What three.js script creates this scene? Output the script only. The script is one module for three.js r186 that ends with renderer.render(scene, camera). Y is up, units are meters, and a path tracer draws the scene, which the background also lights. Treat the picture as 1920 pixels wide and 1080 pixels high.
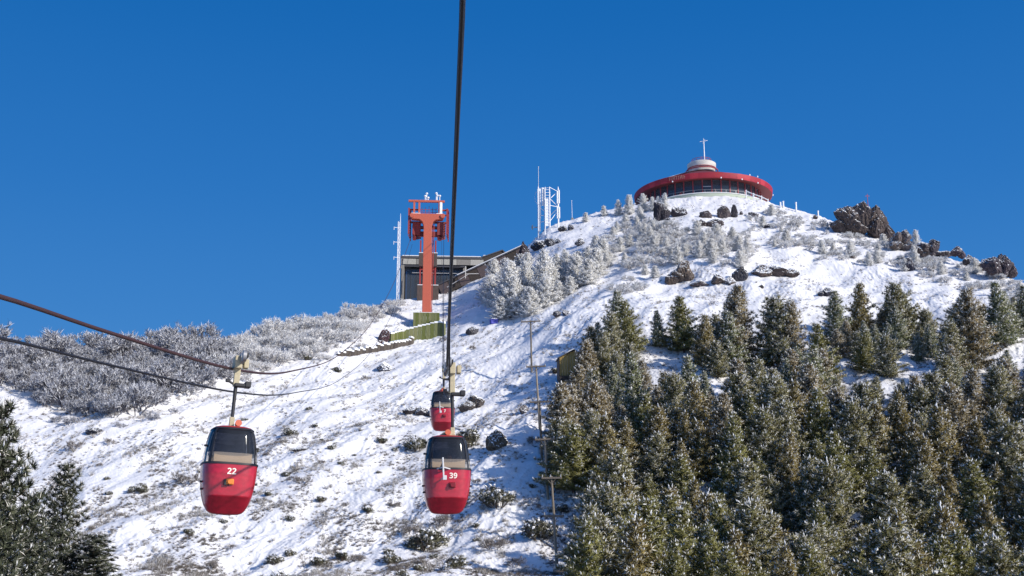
import * as THREE from 'three';
import { mergeGeometries } from 'three/addons/utils/BufferGeometryUtils.js';
import { RoundedBoxGeometry } from 'three/addons/geometries/RoundedBoxGeometry.js';
import { TextGeometry } from 'three/addons/geometries/TextGeometry.js';
import { FontLoader } from 'three/addons/loaders/FontLoader.js';
import { MarchingCubes } from 'three/addons/objects/MarchingCubes.js';
import { createNoise2D, createNoise3D } from 'simplex-noise';

// ------------------------------------------------------------------ camera, sky, sun, exposure
const scene = new THREE.Scene();
const DEG = Math.PI / 180, PITCH = 13.5 * DEG, F = 540 / Math.tan(14 * DEG);
const camera = new THREE.PerspectiveCamera(28, 16 / 9, 0.5, 9000);
camera.position.set(0, 0, 0);
camera.rotation.set(PITCH, 0, 0);

const SUN = new THREE.Vector3(0.745, 0.45, 0.50).normalize();
{
  const W = 256, H = 128, data = new Float32Array(W * H * 4);
  const stops = [[-90, [0.30, 0.36, 0.46]], [-6, [0.26, 0.38, 0.58]], [0, [0.125, 0.31, 0.62]], [5, [0.092, 0.285, 0.64]], [11, [0.050, 0.228, 0.59]], [18, [0.025, 0.178, 0.53]], [27, [0.009, 0.136, 0.455]], [50, [0.006, 0.085, 0.33]], [90, [0.006, 0.07, 0.29]]];
  for (let j = 0; j < H; j++) {
    const el = ((j + 0.5) / H - 0.5) * 180;
    let k = 0; while (k < stops.length - 2 && stops[k + 1][0] < el) k++;
    const t = Math.min(1, Math.max(0, (el - stops[k][0]) / (stops[k + 1][0] - stops[k][0])));
    for (let i = 0; i < W; i++) {
      const ph = ((i + 0.5) / W - 0.5) * 2 * Math.PI, e = el * DEG;
      const c = Math.cos(ph) * Math.cos(e) * SUN.x + Math.sin(e) * SUN.y + Math.sin(ph) * Math.cos(e) * SUN.z;
      const aureole = 0.55 * Math.pow(Math.max(0, c), 10) + 0.25 * Math.pow(Math.max(0, c), 3), o = (j * W + i) * 4;
      for (let q = 0; q < 3; q++) data[o + q] = (stops[k][1][q] * (1 - t) + stops[k + 1][1][q] * t) + (el > -8 ? aureole * [0.9, 0.95, 1][q] : 0);
      data[o + 3] = 1;
    }
  }
  const sky = new THREE.DataTexture(data, W, H, THREE.RGBAFormat, THREE.FloatType);
  sky.mapping = THREE.EquirectangularReflectionMapping; sky.magFilter = THREE.LinearFilter; sky.minFilter = THREE.LinearFilter; sky.needsUpdate = true;
  scene.background = sky; scene.environment = sky;
}
const sun = new THREE.DirectionalLight(new THREE.Color(1, 0.93, 0.825), 4.6);
sun.name = 'sun';
sun.position.copy(SUN).multiplyScalar(400).add(new THREE.Vector3(0, 30, -130));
sun.target.position.set(0, 30, -130);
sun.castShadow = true; sun.shadow.mapSize.set(4096, 4096);
Object.assign(sun.shadow.camera, { left: -190, right: 190, top: 190, bottom: -190, near: 1, far: 900 });
scene.add(sun, sun.target);
const renderer = new THREE.WebGLRenderer({ antialias: true });
renderer.toneMapping = THREE.LinearToneMapping;
renderer.toneMappingExposure = 1.0;
renderer.shadowMap.enabled = true;

// ------------------------------------------------------------------ helpers
const V = (x, y, z) => new THREE.Vector3(x, y, z);
const C = (r, g, b) => new THREE.Color().setRGB(r, g, b);
function rng(a) { return () => { a = (a + 0x6d2b79f5) | 0; let t = Math.imul(a ^ (a >>> 15), 1 | a); t = (t + Math.imul(t ^ (t >>> 7), 61 | t)) ^ t; return ((t ^ (t >>> 14)) >>> 0) / 4294967296; }; }
const N2 = createNoise2D(rng(7)), N3 = createNoise3D(rng(11));
const sm = (a, b, x) => { const t = Math.min(1, Math.max(0, (x - a) / (b - a))); return t * t * (3 - 2 * t); };
const lerp = (a, b, t) => a + (b - a) * t;
const used = new Map();
function numbered(n) { const k = used.get(n) ?? 0; used.set(n, k + 1); return k ? n + '_' + String(k).padStart(3, '0') : n; }
function tag(o, label, category, group) { o.userData = { label, category }; if (group) o.userData.group = group; return o; }
function thing(name, label, category, pos, turn = 0, group) {
  const o = new THREE.Group(); o.name = numbered(name); scene.add(o); o.position.copy(pos); o.rotation.y = turn;
  return tag(o, label, category, group);
}
function shadow(o) { o.traverse((m) => { if (m.isMesh) { m.castShadow = true; m.receiveShadow = true; } }); }
function clean(g) {
  g = g.index ? g.toNonIndexed() : g;
  if (!g.attributes.normal) g.computeVertexNormals();
  if (!g.attributes.uv) g.setAttribute('uv', new THREE.BufferAttribute(new Float32Array(g.attributes.position.count * 2), 2));
  for (const k of Object.keys(g.attributes)) if (!['position', 'normal', 'uv'].includes(k)) g.deleteAttribute(k);
  return g;
}
const merge = (gs) => (gs.length === 1 ? gs[0] : mergeGeometries(gs.map(clean)));
function part(name, geos, mat, parent) {
  const m = new THREE.Mesh(merge([].concat(geos)), mat); m.name = name; (parent ?? scene).add(m); return m;
}
const box = (w, h, d, x = 0, y = 0, z = 0, r = 0) => (r ? new RoundedBoxGeometry(w, h, d, 2, r) : new THREE.BoxGeometry(w, h, d)).translate(x, y, z);
const UP = V(0, 1, 0);
function bar(a, b, w, h, r = 0) {                     // a box beam from a to b
  const d = b.clone().sub(a), L = d.length(); d.normalize();
  const up = Math.abs(d.y) > 0.95 ? V(0, 0, 1) : UP, x = new THREE.Vector3().crossVectors(up, d).normalize(), y = new THREE.Vector3().crossVectors(d, x);
  const m = new THREE.Matrix4().makeBasis(x, y, d).setPosition(a.clone().add(b).multiplyScalar(0.5));
  return (r ? new RoundedBoxGeometry(w, h, L, 2, r) : new THREE.BoxGeometry(w, h, L)).applyMatrix4(m);
}
function rod(a, b, r0, r1 = r0, seg = 8) {
  const d = b.clone().sub(a), L = d.length(), q = new THREE.Quaternion().setFromUnitVectors(UP, d.normalize());
  return new THREE.CylinderGeometry(r1, r0, L, seg).applyQuaternion(q).translate((a.x + b.x) / 2, (a.y + b.y) / 2, (a.z + b.z) / 2);
}
const mat = (r, g, b, rough = 0.7, metal = 0, extra = {}) => new THREE.MeshStandardMaterial({ color: C(r, g, b), roughness: rough, metalness: metal, ...extra });

// noise textures
function tex(size, f, srgb) {
  const d = new Uint8Array(size * size * 4);
  for (let j = 0; j < size; j++) for (let i = 0; i < size; i++) { const c = f(i / size, j / size), o = (j * size + i) * 4; d[o] = c[0] * 255; d[o + 1] = c[1] * 255; d[o + 2] = c[2] * 255; d[o + 3] = 255; }
  const t = new THREE.DataTexture(d, size, size); t.wrapS = t.wrapT = THREE.RepeatWrapping; t.magFilter = THREE.LinearFilter; t.minFilter = THREE.LinearMipmapLinearFilter; t.generateMipmaps = true;
  if (srgb) t.colorSpace = THREE.SRGBColorSpace; t.needsUpdate = true; return t;
}
function tileNoise(u, v, f, seed) {                   // periodic by mapping to a torus-like blend
  const a = N2(u * f + seed, v * f), b = N2((u - 1) * f + seed, v * f), c = N2(u * f + seed, (v - 1) * f), d = N2((u - 1) * f + seed, (v - 1) * f);
  return lerp(lerp(a, b, u), lerp(c, d, u), v);
}

// pixels of the 1920 x 1080 photograph to rays and points
const cP = Math.cos(PITCH), sP = Math.sin(PITCH);
function ray(px, py) { const X = (px - 960) / F, Y = (540 - py) / F; return V(X, Y * cP + sP, -(cP - Y * sP)); }
function at(px, py, d) { const r = ray(px, py); return r.multiplyScalar(d / Math.hypot(r.x, r.z)); }

// ------------------------------------------------------------------ the hill
// px, skyline y of the ground, distance of the crest, distance where the slope reaches eye height, curve
const HILL = [
  [-900, 830, 150, 132, 1.0], [-300, 730, 165, 126, 1.0], [0, 652, 176, 118, 1.0], [150, 646, 178, 114, 1.0], [300, 644, 181, 111, 1.0], [420, 645, 185, 108, 1.0], [500, 628, 188, 106, 1.0], [600, 600, 197, 104, 1.03],
  [700, 575, 208, 102, 1.05], [760, 562, 220, 101, 1.07], [850, 548, 225, 100, 1.07], [900, 515, 228, 100, 1.05], [960, 488, 229, 100, 1.03], [1003, 452, 230, 100, 1.0], [1030, 422, 231, 100, 1.0], [1100, 404, 232, 100, 0.98], [1190, 384, 234, 100, 0.96],
  [1260, 371, 235, 100, 0.95], [1320, 365, 235, 100, 0.95], [1380, 366, 235, 101, 0.95], [1450, 380, 234, 102, 0.95], [1540, 404, 230, 102, 0.95], [1600, 432, 224, 103, 0.95], [1680, 458, 214, 104, 0.95], [1760, 476, 206, 105, 0.95],
  [1840, 504, 200, 106, 0.95], [1920, 528, 194, 106, 0.95], [2200, 640, 180, 106, 1], [2800, 800, 160, 106, 1],
].map(([px, py, ds, d0, pw]) => { const r = ray(px, py), l = Math.hypot(r.x, r.z); return [Math.atan2(r.x, -r.z), r.y / l, ds, d0, pw]; });
const TABLE = [], TA = -1.3, TS = 0.002, TN = 1301;
{
  const raw = [], mid = HILL.length - 1;
  for (let i = 0; i < TN; i++) {
    const az = TA + i * TS; let k = 0; while (k < mid - 1 && HILL[k + 1][0] < az) k++;
    const t = Math.min(1, Math.max(0, (az - HILL[k][0]) / (HILL[k + 1][0] - HILL[k][0])));
    raw.push([1, 2, 3, 4].map((q) => lerp(HILL[k][q], HILL[k + 1][q], t)));
    raw[i].push(raw[i][0] * raw[i][1]);
  }
  const blur = (q, s) => raw.map((_, i) => { let a = 0, w = 0; for (let k = -3 * s; k <= 3 * s; k++) { const g = Math.exp(-((k / s) ** 2)); a += g * raw[Math.min(TN - 1, Math.max(0, i + k))][q]; w += g; } return a / w; });
  // the crest keeps its shape; the lower slope follows a crest smoothed over some degrees, so that a step in the crest does not run down the hill as a gully
  const te = blur(0, 4), ds = blur(1, 20), d0 = blur(2, 40), pw = blur(3, 30), hb = blur(4, 45);
  for (let i = 0; i < TN; i++) TABLE.push([te[i], ds[i], d0[i], pw[i], hb[i]]);
}
function column(az) {
  const u = Math.min(TN - 1.001, Math.max(0, (az - TA) / TS)), i = Math.floor(u), t = u - i, p = TABLE[i], q = TABLE[i + 1];
  return [az, lerp(p[0], q[0], t), lerp(p[1], q[1], t), lerp(p[2], q[2], t), lerp(p[3], q[3], t), lerp(p[4], q[4], t)];
}
function height(x, z, colIn) {
  const r = Math.hypot(x, z), az = Math.atan2(x, -z), col = colIn ?? column(az), [, te, ds, d0, pw, hb] = col, hs = te * ds;
  let f = r < d0 ? -19 + 19 * r / d0 : r < ds ? hb * Math.pow((r - d0) / (ds - d0), pw) + (hs - hb) * Math.pow((r - d0) / (ds - d0), 6) : hs - 380 * (1 - Math.exp(-Math.max(0, r - ds - 36) / 700));
  const w = 1 - sm(0.52, 1.2, Math.abs(az));
  f = lerp(-19 - 260 * (1 - Math.exp(-r / 500)), f, w);
  // relief: broad swells, lumps drawn out up the slope, small drifts
  const fade = sm(8, 60, r) * (1 - sm(400, 900, r) * 0.9), crest = 1 - 0.7 * sm(ds - 40, ds, r), X = x, Y = -z, s = (X * 0.5 + Y * 0.866) / 2.2, t = -X * 0.866 + Y * 0.5;
  let n = 1.3 * crest * N2(x / 30, z / 36 + 4) + 0.5 * crest * N2(s / 6.5 + 9, t / 6.5) + 0.13 * N2(s / 2.6, t / 2.6 + 31) + (0.03 + 0.09 * sm(-0.3, 0.6, N2(x / 17 + 30, z / 21))) * (1 - 2 * Math.abs(N2(s / 1.35 + 70, t / 1.35)));
  if (r < 260) n += (0.02 + 0.06 * sm(-0.2, 0.7, N2(x / 12, z / 15 + 60))) * N2(x / 0.62, z / 0.75) + 0.04 * N2(x / 0.3 + 50, z / 0.36);
  return f + n * fade;
}
function hit(px, py) {
  const r = ray(px, py), l = Math.hypot(r.x, r.z), te = r.y / l, ux = r.x / l, uz = r.z / l, col = column(Math.atan2(ux, -uz));
  let best = -1e9, bd = col[2];
  for (let d = 45; d < col[2] + 4; d += 0.4) {
    const e = height(ux * d, uz * d, col) / d;
    if (e >= te) { let a = d - 0.4, b = d; for (let k = 0; k < 14; k++) { const m = (a + b) / 2; if (height(ux * m, uz * m, col) / m >= te) b = m; else a = m; } return V(ux * b, height(ux * b, uz * b, col), uz * b); }
    if (e > best) { best = e; bd = d; }
  }
  return V(ux * bd, height(ux * bd, uz * bd, col), uz * bd);
}
const ppm = (p) => F / Math.hypot(p.x, p.z);           // photo pixels per metre at a point (near enough)

const snowBump = tex(1024, (u, v) => { const n = 0.5 + 0.22 * tileNoise(u, v, 9, 3) + 0.16 * tileNoise(u, v, 23, 17) + 0.1 * tileNoise(u, v, 60, 41) + 0.06 * tileNoise(u, v, 140, 77); return [n, n, n]; });
const snowMap = tex(512, (u, v) => { const n = 0.93 + 0.035 * tileNoise(u, v, 5, 5) + 0.025 * tileNoise(u, v, 40, 25); return [n, n, Math.min(1, n * 1.012)]; }, true);
const M = {};
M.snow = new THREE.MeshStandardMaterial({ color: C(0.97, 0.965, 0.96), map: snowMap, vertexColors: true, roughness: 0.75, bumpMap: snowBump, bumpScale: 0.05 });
M.snowCap = mat(0.86, 0.87, 0.885, 0.8);
{
  const azs = [], A = 0.462, nIn = 1080;
  for (let i = 0; i <= 60; i++) azs.push(-Math.PI + (Math.PI - A) * i / 60);
  for (let i = 1; i <= nIn; i++) azs.push(-A + 2 * A * i / nIn);
  for (let i = 1; i <= 60; i++) azs.push(A + (Math.PI - A) * i / 60);
  const nNear = 26, nMid = 600, nFar = 60, rows = nNear + nMid + nFar, cols = azs.length;
  const pos = new Float32Array(rows * cols * 3), uv = new Float32Array(rows * cols * 2), hue = new Float32Array(rows * cols * 3).fill(1), idx = new Uint32Array((rows - 1) * (cols - 1) * 6);
  let o = 0;
  for (let c = 0; c < cols; c++) {
    const az = azs[c], col = column(az), a = 1 / (col[3] - 14), b = 1 / (col[2] + 0.8);
    for (let j = 0; j < rows; j++, o++) {
      let d;
      if (j < nNear) d = 0.5 + (1 / a - 0.5) * j / nNear;
      else if (j < nNear + nMid) d = 1 / (a + (b - a) * (j - nNear) / (nMid - 1));
      else { const t = (j - nNear - nMid + 1) / nFar; d = 1 / b + 40 * t + 4000 * Math.pow(t, 4); }
      const x = Math.sin(az) * d, z = -Math.cos(az) * d;
      pos[o * 3] = x; pos[o * 3 + 1] = height(x, z, col); pos[o * 3 + 2] = z; uv[o * 2] = x / 9;
      if (d < 96) { const k = sm(92, 62, d + 9 * N2(x / 11, z / 11) + 4 * N2(x / 2.5 + 80, z / 2.5)); hue[o * 3] = lerp(1, 0.13, k); hue[o * 3 + 1] = lerp(1, 0.12, k); hue[o * 3 + 2] = lerp(1, 0.095, k); }   // unseen lower slope darkened, as scrub, to cut snow bounce onto the cabins
 uv[o * 2 + 1] = z / 9;
    }
  }
  let q = 0;
  for (let c = 0; c < cols - 1; c++) for (let j = 0; j < rows - 1; j++) { const a = c * rows + j, b = a + rows; idx[q++] = a; idx[q++] = b; idx[q++] = a + 1; idx[q++] = a + 1; idx[q++] = b; idx[q++] = b + 1; }
  const g = new THREE.BufferGeometry();
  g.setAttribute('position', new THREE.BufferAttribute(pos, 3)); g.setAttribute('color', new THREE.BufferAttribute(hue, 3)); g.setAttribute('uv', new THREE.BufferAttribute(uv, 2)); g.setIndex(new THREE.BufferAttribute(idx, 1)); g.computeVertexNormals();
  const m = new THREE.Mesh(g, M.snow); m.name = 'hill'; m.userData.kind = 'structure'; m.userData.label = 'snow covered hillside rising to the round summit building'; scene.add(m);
}
// ------------------------------------------------------------------ materials
const speck = tex(512, (u, v) => { const n = 0.86 + 0.09 * tileNoise(u, v, 6, 3) + 0.05 * tileNoise(u, v, 31, 8); return [n, n, n]; }, true);
const streak = tex(256, (u, v) => { const n = 0.78 + 0.2 * tileNoise(u, v * 0.12, 22, 9) + 0.06 * tileNoise(u, v, 30, 14); return [n, n * 1.0, n * 0.95]; }, true);
M.orange = mat(0.70, 0.15, 0.085, 0.6, 0, { map: speck });
M.redSteel = mat(0.40, 0.045, 0.04, 0.6, 0, { map: speck });
M.darkRed = mat(0.20, 0.035, 0.035, 0.65);
M.steel = mat(0.35, 0.35, 0.36, 0.5, 0.6);
M.galv = mat(0.62, 0.62, 0.63, 0.55, 0.2);
M.greenConcrete = mat(0.27, 0.29, 0.135, 0.9, 0, { map: streak });
M.concrete = mat(0.33, 0.31, 0.28, 0.9, 0, { map: speck });
M.paleConcrete = mat(0.55, 0.53, 0.47, 0.85, 0, { map: speck });
M.brownConcrete = mat(0.12, 0.085, 0.075, 0.9, 0, { map: speck });
M.darkWood = mat(0.085, 0.065, 0.06, 0.8, 0, { map: streak });
M.pole = mat(0.36, 0.29, 0.25, 0.85, 0, { map: streak });
M.roofDark = mat(0.07, 0.07, 0.08, 0.7);
M.ice = mat(0.83, 0.84, 0.86, 0.55);
M.winDark = new THREE.MeshPhysicalMaterial({ color: C(0.30, 0.36, 0.44), transmission: 0.85, roughness: 0.06, thickness: 0, ior: 1.5 });
M.roofRed = mat(0.46, 0.016, 0.035, 0.6, 0, { map: speck });
M.frameRed = mat(0.34, 0.05, 0.06, 0.6);
M.white = mat(0.76, 0.74, 0.69, 0.7, 0, { map: speck });
M.cream = mat(0.78, 0.70, 0.55, 0.7);
M.roofDull = mat(0.20, 0.03, 0.04, 0.8, 0, { map: speck });
M.letter = mat(0.62, 0.33, 0.25, 0.8);
M.curtain = mat(0.52, 0.48, 0.36, 0.9);
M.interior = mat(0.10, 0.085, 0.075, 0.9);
M.yellowWall = mat(0.64, 0.45, 0.17, 0.85, 0, { map: streak });
M.blue = mat(0.06, 0.07, 0.42, 0.6);

const font = await new FontLoader().loadAsync('fonts/droid/droid_sans_bold.typeface.json');
const faceCam = (p) => Math.atan2(-p.x, -p.z);        // turn that faces a thing's front (+z) to the origin

// ------------------------------------------------------------------ round summit building
{
  const c = at(1318, 375, 249.5), t = thing('round_restaurant', 'round summit building with wide red sloping roof rim and white rooftop drum', 'building', V(c.x, 0, c.z), faceCam(c));
  const yE = at(1450, 377, 249.5).y + 1.3, yT = yE + 1.18, R = 15.1, yW0 = yE - 3.6, rw = 12.6;      // underside of the rim, top of it
  const N = 56;
  // the roof: underside, cone, snow in a thin sheet on its left half
  const lat = (pts, seg = 112) => new THREE.LatheGeometry(pts.map((p) => new THREE.Vector2(p[0], p[1])), seg);
  part('roof_underside', lat([[0.01, yE + 0.5], [rw, yE + 0.42], [R - 0.12, yE + 0.02], [R - 0.12, yE + 0.3], [R - 0.5, yT - 0.3]]), M.darkRed, t);
  const roof = part('roof', lat([[R - 0.1, yT - 0.05], [R - 0.6, yT + 0.12], [9, yT + 2.35], [3.4, yT + 4.5], [0.01, yT + 4.6]]), M.roofDull, t);
  const cap = ((pts) => new THREE.LatheGeometry(pts.map((p) => new THREE.Vector2(p[0], p[1])), 48, -175 * DEG, 150 * DEG))([[R - 1.2, yT + 0.28], [R - 1.25, yT + 0.5], [9, yT + 2.55], [3.5, yT + 4.7], [3.5, yT + 4.55]]), p = cap.attributes.position;
  for (let i = 0; i < p.count; i++) { const a = Math.atan2(p.getX(i), p.getZ(i)), k = 0.12 * N2(Math.cos(a) * 3, p.getX(i)); p.setY(i, p.getY(i) + k * 0.8); }
  cap.computeVertexNormals(); part('roof_snow', cap, M.snowCap, roof);
  // rim panels, each its own piece with a joint between
  const shades = [M.roofRed, M.roofRed.clone(), M.roofRed.clone()]; shades[1].color.setRGB(0.44, 0.016, 0.04); shades[2].color.setRGB(0.58, 0.035, 0.06);
  const a1 = 2 * Math.PI / N * 0.985, rimShape = new THREE.LatheGeometry([[R - 0.1, yE], [R, yE + 0.03], [R + 0.16, yT - 0.08], [R + 0.08, yT], [R - 0.06, yT]].map((q) => new THREE.Vector2(...q)), 4, -a1 / 2, a1);
  const rr = rng(21);
  for (let i = 0; i < N; i++) { const m = part('rim_panel', rimShape, shades[Math.floor(rr() * 3)], t); m.rotation.y = 2 * Math.PI * i / N; }
  const jointShape = box(0.07, 1.2, 0.1, 0, yE + 0.58, R - 0.06);
  part('rim_rail', lat([[R - 0.05, yE + 0.2], [R - 0.02, yE + 0.24], [R - 0.02, yT - 0.2], [R - 0.08, yT - 0.2]]), M.darkRed, t);
  for (let i = 0; i < N; i += 2) { const m = part('rim_joint', jointShape, M.darkRed, t); m.rotation.y = 2 * Math.PI * (i + 0.5) / N; }
  // icicles and small white lamps along the rim
  for (const [deg, dy] of [[15, -0.05], [33, 0.0], [41, 1.3], [50, 1.4], [50, 0], [-24, -0.06], [86, -0.1]]) { const m = part('rim_snow_lump', new THREE.SphereGeometry(0.15, 8, 6).scale(1, 1.3, 0.8).translate(0, yE + dy, R + 0.16), M.ice, t); m.rotation.y = deg * DEG; }
  // faded tall lettering on the left of the rim; it cannot be read in the photograph, only its strokes
  for (let i = 0; i < 15; i++) {
    const big = i > 5, h = big ? 0.78 : 0.5, gs = [box(0.09, h, 0.05)];
    if (i % 3 !== 1) gs.push(box(0.2, 0.1, 0.05, 0.14, i % 2 ? h / 2 - 0.05 : 0, 0)); if (i % 4 === 0) gs.push(box(0.09, h * 0.5, 0.05, 0.24, h * 0.25, 0));
    const m = part('letter', gs.map((g) => g.rotateX(0.1).translate(0, yE + 0.6, R + 0.14)), big ? M.letter : M.frameRed, t); m.rotation.y = (-36 + i * 1.55) * DEG;
  }
  // window ring
  const nW = 40, hW = 3.1, y0 = yW0 + 0.35, y1 = yE + 0.42;
  part('floor_slab', new THREE.CylinderGeometry(rw + 0.1, rw + 0.1, 5, 64).translate(0, yW0 - 2.2, 0), M.white, t);
  part('core_wall', new THREE.CylinderGeometry(6.2, 6.2, 3.9, 40).translate(0, yW0 + 2.1, 0), M.interior, t);
  const pane = box(2 * rw * Math.tan(Math.PI / nW) - 0.22, y1 - y0 - 0.1, 0.03, 0, (y0 + y1) / 2, rw), post = box(0.2, y1 - y0, 0.26, 0, (y0 + y1) / 2, rw + 0.02), tran = box(2 * rw * Math.tan(Math.PI / nW) - 0.24, 0.12, 0.1, 0, y0 + (y1 - y0) * 0.58, rw + 0.03), blind = box(2 * rw * Math.tan(Math.PI / nW) - 0.3, y1 - y0 - 0.2, 0.05, 0, (y0 + y1) / 2, rw - 0.25);
  for (let i = 0; i < nW; i++) {
    const a = 2 * Math.PI * (i + 0.5) / nW, w = part('window', pane, M.winDark, t); w.rotation.y = a;
    if (i === 0) part('transom', tran, M.galv, w);
    if (i === 1 || i === 2) part('blind', blind, M.curtain, w);
    const ps = part('window_post', post, M.frameRed, t); ps.rotation.y = 2 * Math.PI * i / nW;
  }
  part('sill', lat([[rw - 0.1, y0 - 0.02], [rw + 0.25, y0 - 0.02], [rw + 0.25, y0 - 0.16], [rw, y0 - 0.16]]), M.white, t);
  // rooftop drum
  const yD = yT + 4.95, rd = 3.05, drum = part('rooftop_drum', lat([[rd - 0.15, yD], [rd - 0.05, yD + 0.9], [rd + 0.12, yD + 1.0], [rd + 0.14, yD + 2.1], [rd - 0.05, yD + 2.25], [0.01, yD + 2.32]]), M.white, t);
  part('drum_band', new THREE.TorusGeometry(rd + 0.1, 0.09, 8, 64).rotateX(Math.PI / 2).translate(0, yD + 0.95, 0), M.frameRed, drum);
  part('drum_base_ring', new THREE.TorusGeometry(rd + 0.5, 0.12, 8, 64).rotateX(Math.PI / 2).translate(0, yD + 0.42, 0), M.frameRed, drum);
  const rail = [new THREE.TorusGeometry(rd - 0.9, 0.05, 6, 48).rotateX(Math.PI / 2).translate(0, yD + 3.15, 0), new THREE.TorusGeometry(rd - 0.9, 0.035, 6, 48).rotateX(Math.PI / 2).translate(0, yD + 2.75, 0)];
  for (let i = 0; i < 12; i++) rail.push(rod(V(Math.cos(i * 0.5236) * (rd - 0.9), yD + 2.2, Math.sin(i * 0.5236) * (rd - 0.9)), V(Math.cos(i * 0.5236) * (rd - 0.9), yD + 3.15, Math.sin(i * 0.5236) * (rd - 0.9)), 0.04));
  part('drum_railing', rail, M.frameRed, drum);
  const mx = 0.7, my = yD + 2.2, mast = part('mast', [rod(V(mx, my, 0), V(mx, my + 5.6, 0), 0.13, 0.1), rod(V(mx, my + 5.6, 0), V(mx - 0.05, my + 6.1, 0), 0.05)], M.ice, t);
  part('mast_arm', [rod(V(mx - 0.85, my + 5.35, 0.15), V(mx + 0.85, my + 5.62, -0.1), 0.06), rod(V(mx - 0.3, my + 5.15, -0.5), V(mx + 0.3, my + 5.75, 0.5), 0.05)], M.ice, mast);
  // terrace parapet in front, with posts, rail and snow on top
  const A0 = -62 * DEG, A1 = 66 * DEG, rp = 14.2, yp = at(1318, 361, 235.4).y;
  const par = part('terrace_parapet', new THREE.LatheGeometry([[rp - 0.15, yp - 3.2], [rp, yp - 3.2], [rp, yp - 0.15], [rp - 0.15, yp - 0.15]].map((q) => new THREE.Vector2(...q)), 48, A0, A1 - A0), mat(0.42, 0.47, 0.38, 0.85), t);
  part('parapet_coping', new THREE.LatheGeometry([[rp - 0.28, yp - 0.16], [rp + 0.1, yp - 0.16], [rp + 0.1, yp], [rp - 0.28, yp]].map((q) => new THREE.Vector2(...q)), 48, A0, A1 - A0), M.snowCap, par);
  for (let i = 0; i < 15; i++) { const a = A0 + (A1 - A0) * i / 14, m = part('terrace_post', box(0.08, 0.9, 0.08, 0, yp + 0.18, rp - 0.08), M.steel, t); m.rotation.y = a; }
  const railAt = (k) => { const a = A0 + (A1 - A0) * k / 28; return V(Math.sin(a) * (rp - 0.08), yp + 0.62, Math.cos(a) * (rp - 0.08)); };
  part('terrace_rail', [...Array(28)].map((_, i) => rod(railAt(i), railAt(i + 1), 0.035)), M.steel, t);
  globalThis.terrace = { t, yp, rp };
}

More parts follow.
